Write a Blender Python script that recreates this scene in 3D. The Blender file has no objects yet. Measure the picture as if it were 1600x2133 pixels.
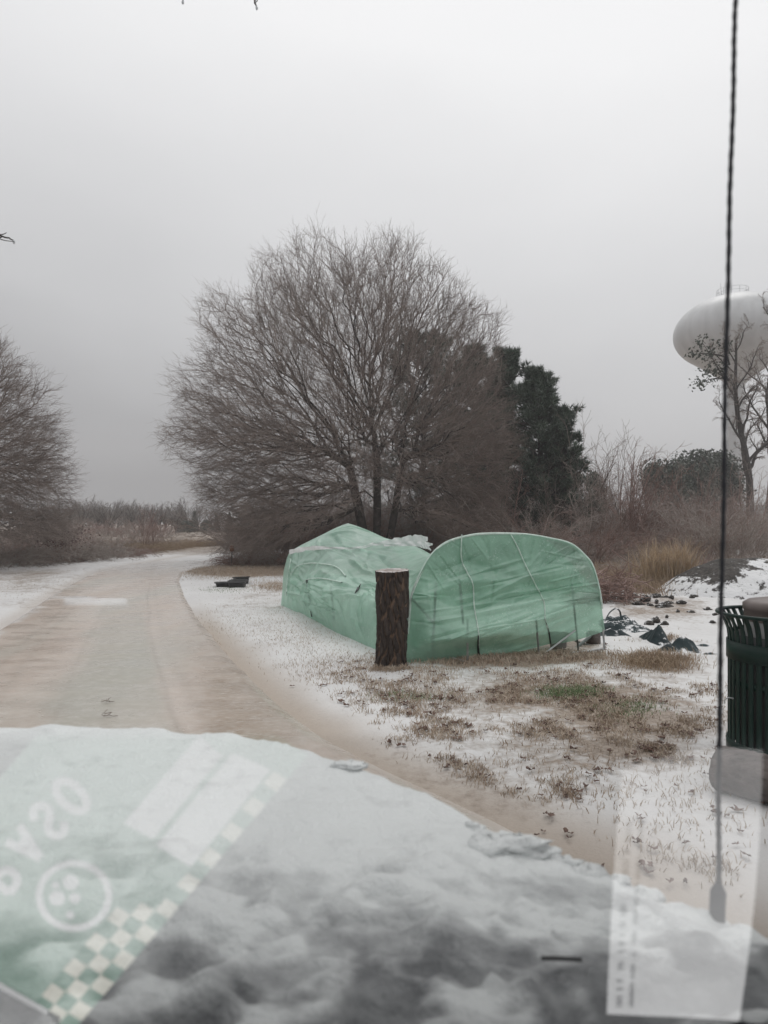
import bpy, math, random
import numpy as np
from mathutils import Vector
PI = math.pi
scn = bpy.context.scene
col = scn.collection
rng = np.random.default_rng(7)
random.seed(7)

# ------------------------------------------------------------------ camera
EYE = 1.6            # eye height above the drive
F = 1478.0           # focal length in pixels of the 1600 x 2133 photograph
HOR = 1085.0         # horizon row
cd = bpy.data.cameras.new('camera'); cam = bpy.data.objects.new('camera', cd); col.objects.link(cam)
cam.location = (0, 0, EYE); cam.rotation_euler = (math.radians(90), 0, 0)
cd.sensor_fit = 'VERTICAL'; cd.sensor_height = 36; cd.sensor_width = 27
cd.lens = F / 2133 * 36; cd.shift_y = (HOR - 1066.5) / 2133
cd.clip_start = 0.02; cd.clip_end = 3000
cd.dof.use_dof = True; cd.dof.focus_distance = 11; cd.dof.aperture_fstop = 4.2
scn.camera = cam

# ------------------------------------------------------------------ sky, sun, exposure
scn.view_settings.view_transform = 'Standard'; scn.view_settings.look = 'None'
scn.view_settings.exposure = 0.0; scn.view_settings.gamma = 1
w = bpy.data.worlds.new('World'); scn.world = w; w.use_nodes = True
nt = w.node_tree; nt.nodes.clear()
def N(t, typ, **kw):
    n = t.nodes.new(typ)
    for k, v in kw.items():
        if k.startswith('i_'): n.inputs[k[2:].replace('_', ' ')].default_value = v
        else: setattr(n, k, v)
    return n
out = N(nt, 'ShaderNodeOutputWorld'); bg = N(nt, 'ShaderNodeBackground'); bg.inputs[1].default_value = 0.1
tc = N(nt, 'ShaderNodeTexCoord'); sep = N(nt, 'ShaderNodeSeparateXYZ'); nt.links.new(tc.outputs['Generated'], sep.inputs[0])
ramp = N(nt, 'ShaderNodeValToRGB')
cr = ramp.color_ramp
stops = [(0.0, (2.7, 2.73, 2.84)), (0.10, (4.0, 4.04, 4.17)), (0.22, (6.1, 6.14, 6.28)), (0.38, (7.8, 7.84, 7.98)), (0.58, (9.9, 9.92, 10.02)), (1.0, (11.4, 11.4, 11.4))]
while len(cr.elements) < len(stops): cr.elements.new(0.5)
for e, (p, c) in zip(cr.elements, stops): e.position = p; e.color = (c[0]/12, c[1]/12, c[2]/12, 1)
nz = N(nt, 'ShaderNodeTexNoise'); nz.inputs['Scale'].default_value = 2.2; nz.inputs['Detail'].default_value = 3; nz.inputs['Roughness'].default_value = .45
mp = N(nt, 'ShaderNodeMapping'); mp.inputs['Scale'].default_value = (1, 1, 2.2); nt.links.new(tc.outputs['Generated'], mp.inputs[0]); nt.links.new(mp.outputs[0], nz.inputs['Vector'])
# z + 0.12*(noise-.5) + 0.06*x  -> ramp
m1 = N(nt, 'ShaderNodeMath', operation='MULTIPLY_ADD'); m1.inputs[1].default_value = 0.17; m1.inputs[2].default_value = -0.085
nt.links.new(nz.outputs[0], m1.inputs[0])
m2 = N(nt, 'ShaderNodeMath', operation='MULTIPLY_ADD'); m2.inputs[1].default_value = 0.16; nt.links.new(sep.outputs[0], m2.inputs[0]); nt.links.new(m1.outputs[0], m2.inputs[2])
m3 = N(nt, 'ShaderNodeMath', operation='ADD'); nt.links.new(sep.outputs[2], m3.inputs[0]); nt.links.new(m2.outputs[0], m3.inputs[1])
nt.links.new(m3.outputs[0], ramp.inputs[0])
sky = N(nt, 'ShaderNodeTexSky', sky_type='NISHITA'); sky.sun_disc = False
SUN_EL, SUN_AZ = math.radians(55), math.radians(20)
sky.sun_elevation = SUN_EL; sky.sun_rotation = SUN_AZ
bwn = N(nt, 'ShaderNodeRGBToBW'); nt.links.new(sky.outputs[0], bwn.inputs[0])
vm = N(nt, 'ShaderNodeVectorMath', operation='SCALE'); vm.inputs['Scale'].default_value = 12; nt.links.new(ramp.outputs[0], vm.inputs[0])
mx = N(nt, 'ShaderNodeMix', data_type='RGBA'); mx.inputs[0].default_value = 0.04
nt.links.new(vm.outputs[0], mx.inputs[6]); nt.links.new(bwn.outputs[0], mx.inputs[7])
nt.links.new(mx.outputs[2], bg.inputs[0]); nt.links.new(bg.outputs[0], out.inputs[0])
ld = bpy.data.lights.new('sun', 'SUN'); ld.energy = 0.6; ld.angle = math.radians(25); ld.color = (1, .985, .96)
lo = bpy.data.objects.new('sun', ld); col.objects.link(lo)
sd = Vector((math.sin(SUN_AZ)*math.cos(SUN_EL), math.cos(SUN_AZ)*math.cos(SUN_EL), math.sin(SUN_EL)))
lo.rotation_euler = sd.to_track_quat('Z', 'Y').to_euler()
scn.cycles.max_bounces = 8; scn.cycles.transparent_max_bounces = 16; scn.cycles.volume_bounces = 1
scn.cycles.use_denoising = True

# ------------------------------------------------------------------ helpers
def P(px, py, Y):
    return np.array(((px-800)/F*Y, Y, EYE-(py-HOR)/F*Y))
def G(px, py, z=0.0):
    Y = (EYE-z)*F/(py-HOR)
    return np.array(((px-800)/F*Y, Y, z))
_tab = np.random.default_rng(3).random((256, 256))
def vn(x, y):
    x = np.asarray(x, float); y = np.asarray(y, float)
    xi = np.floor(x).astype(int); yi = np.floor(y).astype(int); fx = x-xi; fy = y-yi
    fx = fx*fx*(3-2*fx); fy = fy*fy*(3-2*fy)
    a = _tab[xi & 255, yi & 255]; b = _tab[(xi+1) & 255, yi & 255]; c = _tab[xi & 255, (yi+1) & 255]; d = _tab[(xi+1) & 255, (yi+1) & 255]
    return (a*(1-fx)+b*fx)*(1-fy)+(c*(1-fx)+d*fx)*fy
def fbm(x, y, o=4, g=.5):
    s = 0; a = 1; t = 0
    for i in range(o):
        s = s+a*vn(x*2**i+17.3*i, y*2**i+5.1*i); t += a; a *= g
    return s/t
def sst(a, b, x):
    t = np.clip((x-a)/(b-a), 0, 1); return t*t*(3-2*t)

def mk(name, V, faces, m=None, parent=None, smooth=True, attrs=None):
    me = bpy.data.meshes.new(name)
    V = np.asarray(V, dtype=np.float32)
    loops = []; starts = []; s = 0; tot = []
    for f in faces:
        f = np.asarray(f, dtype=np.int32)
        if f.size == 0: continue
        k = f.shape[1]; loops.append(f.ravel()); starts.append(s+np.arange(len(f))*k); tot.append(np.full(len(f), k)); s += f.size
    loops = np.concatenate(loops); starts = np.concatenate(starts); tot = np.concatenate(tot)
    me.vertices.add(len(V)); me.vertices.foreach_set('co', V.ravel())
    me.loops.add(len(loops)); me.loops.foreach_set('vertex_index', loops)
    me.polygons.add(len(starts)); me.polygons.foreach_set('loop_start', starts.astype(np.int32)); me.polygons.foreach_set('loop_total', tot.astype(np.int32))
    me.polygons.foreach_set('use_smooth', np.full(len(starts), smooth))
    for k, a in (attrs or {}).items():
        at = me.attributes.new(k, 'FLOAT', 'POINT'); at.data.foreach_set('value', np.asarray(a, dtype=np.float32).ravel())
    me.update(calc_edges=True); me.validate()
    if m: me.materials.append(m)
    o = bpy.data.objects.new(name, me); col.objects.link(o)
    if parent: o.parent = parent
    return o
def tag(o, label=None, cat=None, group=None, kind=None):
    for k, v in (('label', label), ('category', cat), ('group', group), ('kind', kind)):
        if v: o[k] = v
    return o
def empty(name, loc, label=None, cat=None, group=None):
    o = bpy.data.objects.new(name, None); o.empty_display_size = .1; col.objects.link(o); o.location = loc
    tag(o, label, cat, group); return o
def rebase(root, *obs):
    """children were modelled in world coordinates: keep them there under a root at its base"""
    for o in obs:
        o.parent = root; o.location = -Vector(root.location)
def origin_to(o, loc):
    """move a mesh object's origin to loc without moving its geometry"""
    me = o.data; n = len(me.vertices); c = np.empty(n*3, dtype=np.float32); me.vertices.foreach_get('co', c)
    c = c.reshape(-1, 3)-np.array(loc, dtype=np.float32); me.vertices.foreach_set('co', c.ravel()); o.location = loc; me.update()
    return o
def gridF(n, m, wrap=False, off=0):
    i = np.arange(n-1)[:, None]; j = np.arange(m if wrap else m-1)[None, :]; j2 = (j+1) % m
    return (np.stack([i*m+j+0*j, i*m+j2, (i+1)*m+j2, (i+1)*m+j+0*j], -1).reshape(-1, 4)+off)
class B:
    def __init__(s): s.V = []; s.F4 = []; s.F3 = []; s.n = 0; s.A = []
    def add(s, V, F4=None, F3=None, a=0.0):
        V = np.asarray(V, float).reshape(-1, 3)
        if F4 is not None and len(F4): s.F4.append(np.asarray(F4)+s.n)
        if F3 is not None and len(F3): s.F3.append(np.asarray(F3)+s.n)
        s.V.append(V); s.n += len(V); s.A.append(np.full(len(V), a)); return s
    def box(s, c, d, rz=0, bev=0.0):
        x, y, z = np.array(d)/2; q = np.array([(-x, -y, -z), (x, -y, -z), (x, y, -z), (-x, y, -z), (-x, -y, z), (x, -y, z), (x, y, z), (-x, y, z)])
        cz, sz = math.cos(rz), math.sin(rz); q = np.stack([q[:, 0]*cz-q[:, 1]*sz, q[:, 0]*sz+q[:, 1]*cz, q[:, 2]], 1)+np.array(c)
        return s.add(q, [(0, 3, 2, 1), (4, 5, 6, 7), (0, 1, 5, 4), (1, 2, 6, 5), (2, 3, 7, 6), (3, 0, 4, 7)])
    def tubes(s, Pk, Rk, sides, a=0.0, cap=False):
        """Pk (k,n,3), Rk (k,n)"""
        Pk = np.asarray(Pk, float); Rk = np.asarray(Rk, float)
        if Pk.ndim == 2: Pk = Pk[None]; Rk = np.broadcast_to(Rk, Pk.shape[:2])
        k, n, _ = Pk.shape
        T = np.gradient(Pk, axis=1); T /= np.linalg.norm(T, axis=2, keepdims=True)+1e-9
        ref = np.array([.31, .52, .79]); ref = ref/np.linalg.norm(ref)
        m0 = T.mean(axis=1, keepdims=True); rf = np.where(np.abs((m0*ref).sum(-1, keepdims=True)) > .85*np.linalg.norm(m0, axis=-1, keepdims=True), np.array([[[.8, -.6, 0.0]]]), ref)
        Nn = np.cross(T, rf); Nn /= np.linalg.norm(Nn, axis=2, keepdims=True)+1e-9
        Bn = np.cross(T, Nn)
        th = np.arange(sides)*2*PI/sides
        ring = Pk[:, :, None, :]+Rk[:, :, None, None]*(np.cos(th)[None, None, :, None]*Nn[:, :, None, :]+np.sin(th)[None, None, :, None]*Bn[:, :, None, :])
        V = ring.reshape(-1, 3)
        f = gridF(n, sides, True); FF = (f[None]+(np.arange(k)*n*sides)[:, None, None]).reshape(-1, 4)
        s.add(V, FF, a=a)
        if cap:
            base = s.n-len(V)
            for q in range(k):
                for e in (0, n-1):
                    c = Pk[q, e]; ci = s.n; s.add(c[None]); r0 = base+q*n*sides+e*sides
                    idx = np.arange(sides); s.F3.append(np.stack([np.full(sides, ci), r0+idx, r0+(idx+1) % sides], 1))
        return s
    def lathe(s, prof, c=(0, 0, 0), seg=32, a=0.0):
        prof = np.array(prof, float); th = np.arange(seg)*2*PI/seg
        V = np.stack([prof[:, 0, None]*np.cos(th), prof[:, 0, None]*np.sin(th), prof[:, 1, None]+0*th], -1).reshape(-1, 3)+np.array(c)
        return s.add(V, gridF(len(prof), seg, True), a=a)
    def done(s, name, m=None, parent=None, smooth=True):
        return mk(name, np.concatenate(s.V), [np.concatenate(s.F4) if s.F4 else np.zeros((0, 4)), np.concatenate(s.F3) if s.F3 else np.zeros((0, 3))], m, parent, smooth, {'val': np.concatenate(s.A)})
def smooth_poly(pts, n):
    """Catmull-Rom through pts, n samples"""
    p = np.array(pts, float); k = len(p); q = np.vstack([2*p[0]-p[1], p, 2*p[-1]-p[-2]])
    t = np.linspace(0, k-1, n); i = np.minimum(t.astype(int), k-2); f = (t-i)[:, None]
    a, b, c, d = q[i], q[i+1], q[i+2], q[i+3]
    return .5*((2*b)+(-a+c)*f+(2*a-5*b+4*c-d)*f**2+(-a+3*b-3*c+d)*f**3)
def patch(ctrl, nr, nc):
    """ctrl (rows, cols, 3) -> dense (nr, nc, 3)"""
    c = np.array(ctrl, float); a = np.stack([smooth_poly(c[:, j], nr) for j in range(c.shape[1])], 1)
    return np.stack([smooth_poly(a[i], nc) for i in range(nr)], 0)
def normals(Gd):
    du = np.gradient(Gd, axis=0); dv = np.gradient(Gd, axis=1); n = np.cross(du, dv); return n/(np.linalg.norm(n, axis=2, keepdims=True)+1e-9)

# ------------------------------------------------------------------ materials
def mat(name, c1, c2=None, scale=5, rough=.7, bump=0, bscale=None, detail=5, spec=.5, lo=.35, hi=.65, metal=0, coat=0, stretch=None, trans=0, bdist=.02):
    m = bpy.data.materials.new(name); m.use_nodes = True; t = m.node_tree; b = t.nodes['Principled BSDF']
    b.inputs['Base Color'].default_value = (*c1, 1); b.inputs['Roughness'].default_value = rough; b.inputs['Specular IOR Level'].default_value = spec; b.inputs['Metallic'].default_value = metal
    b.inputs['Coat Weight'].default_value = coat
    tc = N(t, 'ShaderNodeTexCoord'); mp = N(t, 'ShaderNodeMapping'); t.links.new(tc.outputs['Object'], mp.inputs[0])
    if stretch: mp.inputs['Scale'].default_value = stretch
    if c2 is not None:
        nz = N(t, 'ShaderNodeTexNoise'); nz.inputs['Scale'].default_value = scale; nz.inputs['Detail'].default_value = detail; t.links.new(mp.outputs[0], nz.inputs['Vector'])
        r = N(t, 'ShaderNodeMapRange'); r.inputs[1].default_value = lo; r.inputs[2].default_value = hi; t.links.new(nz.outputs[0], r.inputs[0])
        mi = N(t, 'ShaderNodeMix', data_type='RGBA'); mi.inputs[6].default_value = (*c1, 1); mi.inputs[7].default_value = (*c2, 1); t.links.new(r.outputs[0], mi.inputs[0]); t.links.new(mi.outputs[2], b.inputs['Base Color'])
    if bump:
        bz = N(t, 'ShaderNodeTexNoise'); bz.inputs['Scale'].default_value = bscale or scale*4; bz.inputs['Detail'].default_value = 6; t.links.new(mp.outputs[0], bz.inputs['Vector'])
        bm = N(t, 'ShaderNodeBump'); bm.inputs['Strength'].default_value = bump; bm.inputs['Distance'].default_value = bdist; t.links.new(bz.outputs[0], bm.inputs['Height']); t.links.new(bm.outputs[0], b.inputs['Normal'])
    return m
def mixcol(t, fac, a, b):
    mi = N(t, 'ShaderNodeMix', data_type='RGBA')
    for s, v in ((6, a), (7, b)):
        if isinstance(v, tuple): mi.inputs[s].default_value = (*v, 1)
        else: t.links.new(v, mi.inputs[s])
    if isinstance(fac, float): mi.inputs[0].default_value = fac
    else: t.links.new(fac, mi.inputs[0])
    return mi.outputs[2]
def noise(t, vec, scale, detail=5, rough=.5, lo=None, hi=None):
    nz = N(t, 'ShaderNodeTexNoise'); nz.inputs['Scale'].default_value = scale; nz.inputs['Detail'].default_value = detail; nz.inputs['Roughness'].default_value = rough; t.links.new(vec, nz.inputs['Vector'])
    if lo is None: return nz.outputs[0]
    r = N(t, 'ShaderNodeMapRange'); r.inputs[1].default_value = lo; r.inputs[2].default_value = hi; t.links.new(nz.outputs[0], r.inputs[0]); return r.outputs[0]
def math_(t, op, a, b):
    m = N(t, 'ShaderNodeMath', operation=op)
    for i, v in enumerate((a, b)):
        if isinstance(v, (int, float)): m.inputs[i].default_value = v
        else: t.links.new(v, m.inputs[i])
    return m.outputs[0]
def attr(t, name):
    a = N(t, 'ShaderNodeAttribute'); a.attribute_name = name; return a.outputs['Fac']

SNOW = (.66, .655, .65)
M = {}
# ground: snow, thin and dirty where the attribute 'dirt' says so
m = bpy.data.materials.new('snowy_ground'); m.use_nodes = True; t = m.node_tree; b = t.nodes['Principled BSDF']; M['ground'] = m
tc = N(t, 'ShaderNodeTexCoord'); v = tc.outputs['Object']
mp = N(t, 'ShaderNodeMapping'); mp.inputs['Scale'].default_value = (1, 1, 1); t.links.new(v, mp.inputs[0]); v = mp.outputs[0]
dirt = attr(t, 'dirt')
n1 = noise(t, v, 2.2, 8, .65); n2 = noise(t, v, 14, 6, .6)
s = math_(t, 'ADD', math_(t, 'MULTIPLY', n1, .7), math_(t, 'MULTIPLY', n2, .5))        # ~.6
thr = math_(t, 'SUBTRACT', .92, math_(t, 'MULTIPLY', dirt, .62))
f = N(t, 'ShaderNodeMapRange'); t.links.new(math_(t, 'SUBTRACT', s, thr), f.inputs[0]); f.inputs[1].default_value = -.10; f.inputs[2].default_value = .16
tone = mixcol(t, noise(t, v, .9, 4, .5, .35, .7), SNOW, (.60, .59, .585))
tone = mixcol(t, math_(t, 'MULTIPLY', attr(t, 'wet'), 1.0), tone, (.40, .34, .285))
soil = mixcol(t, noise(t, v, 30, 5, .6, .4, .65), (.20, .155, .12), (.34, .28, .23))
c = mixcol(t, f.outputs[0], tone, soil); t.links.new(c, b.inputs['Base Color'])
b.inputs['Roughness'].default_value = .55; b.inputs['Specular IOR Level'].default_value = .35
bm = N(t, 'ShaderNodeBump'); bm.inputs['Strength'].default_value = .55; bm.inputs['Distance'].default_value = .03; t.links.new(math_(t, 'ADD', n2, math_(t, 'MULTIPLY', noise(t, v, 60, 4), .35)), bm.inputs['Height']); t.links.new(bm.outputs[0], b.inputs['Normal'])
# icy road
m = bpy.data.materials.new('icy_drive'); m.use_nodes = True; t = m.node_tree; b = t.nodes['Principled BSDF']; M['road'] = m
tc = N(t, 'ShaderNodeTexCoord'); mp = N(t, 'ShaderNodeMapping'); mp.inputs['Scale'].default_value = (1, 1, 1); t.links.new(tc.outputs['Object'], mp.inputs[0]); v = mp.outputs[0]
mpl = N(t, 'ShaderNodeMapping'); mpl.inputs['Rotation'].default_value = (0, 0, math.radians(-14)); mpl.inputs['Scale'].default_value = (1.1, .16, 1); t.links.new(tc.outputs['Object'], mpl.inputs[0]); vl = mpl.outputs[0]
mpx = N(t, 'ShaderNodeMapping'); mpx.inputs['Scale'].default_value = (.9, 1.8, 1); t.links.new(tc.outputs['Object'], mpx.inputs[0]); vx = mpx.outputs[0]
c = mixcol(t, noise(t, vl, 1.3, 4, .5, .38, .62), (.44, .362, .305), (.50, .43, .375))
c = mixcol(t, noise(t, vl, .9, 3, .5, .50, .70), c, (.42, .395, .345))
c = mixcol(t, math_(t, 'MULTIPLY', noise(t, vx, 2.0, 6, .6, .45, .75), .22), c, (.58, .53, .475))
c = mixcol(t, math_(t, 'MULTIPLY', attr(t, 'dark'), .75), c, (.27, .205, .145))
c = mixcol(t, math_(t, 'MULTIPLY', attr(t, 'green'), .85), c, (.33, .325, .275))
c = mixcol(t, math_(t, 'MULTIPLY', attr(t, 'track'), .7), c, (.27, .235, .195))
c = mixcol(t, math_(t, 'MULTIPLY', noise(t, v, 9, 8, .7, .45, .75), .45), c, (.60, .57, .53))
c = mixcol(t, noise(t, v, 55, 6, .7, .52, .72), c, (.36, .32, .275))
c = mixcol(t, math_(t, 'MULTIPLY', noise(t, vx, 14, 5, .65, .55, .70), math_(t, 'ADD', .12, math_(t, 'MULTIPLY', attr(t, 'dark'), .6))), c, (.62, .58, .53))
c = mixcol(t, math_(t, 'MULTIPLY', attr(t, 'edge'), noise(t, v, 4, 8, .7, .30, .52)), c, (.62, .60, .58))
c = mixcol(t, attr(t, 'white'), c, (.74, .74, .74))
t.links.new(c, b.inputs['Base Color'])
rr = N(t, 'ShaderNodeMapRange'); t.links.new(noise(t, vx, 1.5, 4), rr.inputs[0]); rr.inputs[1].default_value = .35; rr.inputs[2].default_value = .7; rr.inputs[3].default_value = .20; rr.inputs[4].default_value = .44; t.links.new(rr.outputs[0], b.inputs['Roughness'])
b.inputs['Specular IOR Level'].default_value = .45
bm = N(t, 'ShaderNodeBump'); bm.inputs['Strength'].default_value = .28; bm.inputs['Distance'].default_value = .010
rip = noise(t, vx, 9, 4, .6); t.links.new(math_(t, 'ADD', math_(t, 'MULTIPLY', rip, math_(t, 'ADD', .06, math_(t, 'MULTIPLY', attr(t, 'dark'), 1.8))), math_(t, 'MULTIPLY', noise(t, v, 5, 6), .8)), bm.inputs['Height']); t.links.new(bm.outputs[0], b.inputs['Normal'])

M['limb'] = mat('bare_limb_bark', (.035, .028, .025), (.075, .062, .055), 6, .75, .4, 30)
M['twig'] = mat('iced_twig', (.16, .122, .104), (.29, .235, .205), 1.5, .45, spec=.6)
M['twig_red'] = mat('reddish_iced_twig', (.19, .105, .083), (.30, .20, .172), 2, .5, spec=.6)
M['twig_grey'] = mat('grey_iced_twig', (.24, .195, .17), (.38, .33, .295), 1.5, .5, spec=.6)
M['twig_far'] = mat('far_twig', (.13, .112, .10), (.20, .175, .16), 1, .7)
M['straw'] = mat('dry_straw', (.25, .175, .115), (.38, .29, .20), 3, .7)
M['straw_gold'] = mat('golden_straw', (.40, .28, .165), (.56, .44, .31), 3, .7)
M['dead_grass'] = mat('dead_grass_blade', (.30, .22, .155), (.48, .40, .32), 6, .6)
M['green_grass'] = mat('green_grass_blade', (.10, .16, .06), (.18, .24, .11), 20, .6)
M['leaf_dead'] = mat('dead_oak_leaf', (.07, .033, .022), (.14, .075, .05), 12, .6)
M['leaf_red'] = mat('dark_red_leaf', (.055, .018, .018), (.10, .035, .03), 8, .6)
M['needle'] = mat('pine_needle', (.034, .056, .034), (.078, .108, .072), 2.5, .6)
M['needle_frost'] = mat('frosted_needle', (.14, .17, .145), (.22, .25, .22), 4, .5)
M['evergreen'] = mat('evergreen_leaf', (.035, .046, .032), (.07, .085, .062), .8, .6)
M['steel'] = mat('galvanised_pipe', (.42, .43, .43), (.58, .59, .59), 12, .42, metal=.5)
M['pipe_dark'] = mat('dark_pipe', (.10, .12, .11), None, rough=.5)
M['tower'] = mat('tower_paint', (.47, .475, .48), (.57, .575, .58), .6, .4, detail=6, stretch=(1, 1, .18))
M['bark'] = mat('furrowed_bark', (.022, .015, .012), (.05, .036, .028), 18, .8, .9, 45, stretch=(1, 1, .35))
t = M['bark'].node_tree; b = t.nodes['Principled BSDF']; src = b.inputs['Base Color'].links[0].from_socket; t.links.new(mixcol(t, attr(t, 'fur'), src, (.15, .095, .062)), b.inputs['Base Color'])
M['cutwood'] = mat('cut_wood_top', (.26, .20, .17), (.60, .58, .57), 9, .7, .4)
M['log'] = mat('wet_log', (.045, .035, .03), (.15, .125, .115), 9, .6, .8, 40, stretch=(.4, 1, 1))
M['soil'] = mat('dark_soil', (.022, .018, .015), (.06, .05, .042), 9, .85, .9, 26)
M['tarp'] = mat('dark_tarp', (.010, .020, .024), (.026, .042, .046), 4, .62, .4, 12, spec=.22)
M['bin'] = mat('green_powder_coat', (.004, .017, .013), (.007, .025, .019), 3, .4, spec=.22)
M['bin_lid'] = mat('brown_lid', (.11, .085, .075), (.16, .13, .12), 6, .5)
M['black'] = mat('black_plastic', (.012, .012, .013), (.03, .03, .03), 8, .5)
M['rubber'] = mat('antenna_coating', (.010, .010, .014), None, rough=.45)
M['bucket'] = mat('scuffed_bucket', (.30, .30, .30), (.45, .44, .43), 6, .5)
M['rust'] = mat('rusty_brown', (.17, .075, .045), (.26, .14, .09), 10, .8)
M['white_strip'] = mat('white_film', (.68, .70, .69), (.78, .79, .78), 14, .3, .3, 30)
M['cord'] = mat('zipper_tape', (.42, .55, .48), (.60, .70, .64), 25, .5)
M['carpaint'] = mat('silver_paint', (.36, .39, .40), (.42, .44, .45), 2, .3, metal=.2)
M['dash'] = mat('dark_dashboard', (.012, .012, .013), None, rough=.85, spec=.2)
M['cowl'] = mat('black_cowl', (.02, .02, .021), (.05, .05, .052), 14, .6)
M['wall_white'] = mat('white_siding', (.60, .60, .60), (.68, .68, .68), .6, .6)
M['wall_grey'] = mat('pale_metal_wall', (.42, .43, .45), (.48, .49, .50), .4, .6)
M['roof_snow'] = mat('snowy_roof', (.72, .72, .73), None, rough=.6)
M['window'] = mat('dark_window', (.03, .035, .04), None, rough=.15)
M['ice'] = mat('clear_ice', (.55, .57, .58), None, rough=.12, spec=.8)
t = M['tarp'].node_tree; b = t.nodes['Principled BSDF']; src = b.inputs['Base Color'].links[0].from_socket; tc = N(t, 'ShaderNodeTexCoord'); ge = N(t, 'ShaderNodeNewGeometry'); sx_ = N(t, 'ShaderNodeSeparateXYZ'); t.links.new(ge.outputs['True Normal'], sx_.inputs[0])
upf = N(t, 'ShaderNodeMapRange'); t.links.new(math_(t, 'ADD', math_(t, 'ABSOLUTE', sx_.outputs[2], 0), math_(t, 'MULTIPLY', noise(t, tc.outputs['Object'], 6, 5), .5)), upf.inputs[0]); upf.inputs[1].default_value = 1.10; upf.inputs[2].default_value = 1.22
t.links.new(mixcol(t, upf.outputs[0], src, (.68, .68, .69)), b.inputs['Base Color'])
# mound: soil showing through snow
m = bpy.data.materials.new('snowed_soil'); m.use_nodes = True; t = m.node_tree; b = t.nodes['Principled BSDF']; M['mound'] = m
tc = N(t, 'ShaderNodeTexCoord'); v = tc.outputs['Object']
s = math_(t, 'ADD', attr(t, 'val'), math_(t, 'MULTIPLY', math_(t, 'SUBTRACT', noise(t, v, 5.5, 8, .75), .5), 2.4))
f = N(t, 'ShaderNodeMapRange'); t.links.new(s, f.inputs[0]); f.inputs[1].default_value = .46; f.inputs[2].default_value = .56
t.links.new(mixcol(t, f.outputs[0], (.72, .72, .725), mixcol(t, noise(t, v, 20, 5, .6, .4, .6), (.02, .017, .014), (.065, .055, .048))), b.inputs['Base Color']); b.inputs['Roughness'].default_value = .8
bm = N(t, 'ShaderNodeBump'); bm.inputs['Strength'].default_value = .8; bm.inputs['Distance'].default_value = .06; t.links.new(noise(t, v, 9, 8, .65), bm.inputs['Height']); t.links.new(bm.outputs[0], b.inputs['Normal'])
# greenhouse film
def film(name, base, tw=.34, tr=.10):
    m = bpy.data.materials.new(name); m.use_nodes = True; t = m.node_tree; t.nodes.clear()
    o = N(t, 'ShaderNodeOutputMaterial'); tc = N(t, 'ShaderNodeTexCoord'); v = tc.outputs['Object']
    c = mixcol(t, noise(t, v, 3.0, 5, .6, .35, .7), base, tuple(min(1, x*1.30+.02) for x in base))
    frost = noise(t, v, 38, 6, .7, .56, .64); frost_glint_area = noise(t, v, 3.2, 4, .6, .42, .60)
    c = mixcol(t, math_(t, 'MULTIPLY', math_(t, 'MULTIPLY', frost, frost_glint_area), .8), c, (.66, .76, .71))  # frost speckles, doubling as glints of light painted into the colour
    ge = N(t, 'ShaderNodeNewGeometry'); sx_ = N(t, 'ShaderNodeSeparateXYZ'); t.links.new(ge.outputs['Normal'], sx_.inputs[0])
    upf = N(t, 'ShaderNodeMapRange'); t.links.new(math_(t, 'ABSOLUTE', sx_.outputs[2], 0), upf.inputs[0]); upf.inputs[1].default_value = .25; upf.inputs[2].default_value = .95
    c = mixcol(t, math_(t, 'MULTIPLY', math_(t, 'MULTIPLY', upf.outputs[0], noise(t, v, 5, 5, .6, .35, .6)), .6), c, (.60, .72, .66))  # upward faces paled: settled ice plus glossy sheen put into the colour
    p = N(t, 'ShaderNodeBsdfPrincipled'); t.links.new(c, p.inputs['Base Color']); p.inputs['Roughness'].default_value = .33; p.inputs['Specular IOR Level'].default_value = .5
    bm = N(t, 'ShaderNodeBump'); bm.inputs['Strength'].default_value = .6; bm.inputs['Distance'].default_value = .014
    rd = N(t, 'ShaderNodeTexNoise'); rd.noise_type = 'RIDGED_MULTIFRACTAL'; rd.inputs['Scale'].default_value = 2.6; rd.inputs['Detail'].default_value = 4; rd.inputs['Distortion'].default_value = .6; mpr = N(t, 'ShaderNodeMapping'); mpr.inputs['Rotation'].default_value = (.3, .5, .4); mpr.inputs['Scale'].default_value = (.6, .6, 1.7); t.links.new(v, mpr.inputs[0]); t.links.new(mpr.outputs[0], rd.inputs['Vector'])
    t.links.new(math_(t, 'ADD', math_(t, 'ADD', noise(t, v, 16, 6, .6), math_(t, 'MULTIPLY', rd.outputs[0], .9)), math_(t, 'MULTIPLY', noise(t, v, 90, 3), .3)), bm.inputs['Height']); t.links.new(bm.outputs[0], p.inputs['Normal'])
    tl = N(t, 'ShaderNodeBsdfTranslucent'); t.links.new(c, tl.inputs[0])
    tp = N(t, 'ShaderNodeBsdfTransparent'); tp.inputs[0].default_value = (.55, .85, .68, 1)
    a = N(t, 'ShaderNodeMixShader'); a.inputs[0].default_value = tw; t.links.new(p.outputs[0], a.inputs[1]); t.links.new(tl.outputs[0], a.inputs[2])
    b2 = N(t, 'ShaderNodeMixShader'); b2.inputs[0].default_value = tr; t.links.new(a.outputs[0], b2.inputs[1]); t.links.new(tp.outputs[0], b2.inputs[2])
    t.links.new(b2.outputs[0], o.inputs[0]); return m
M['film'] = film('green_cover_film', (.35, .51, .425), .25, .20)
M['film2'] = film('green_end_wall_film', (.26, .415, .33), .16, .30)
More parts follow.
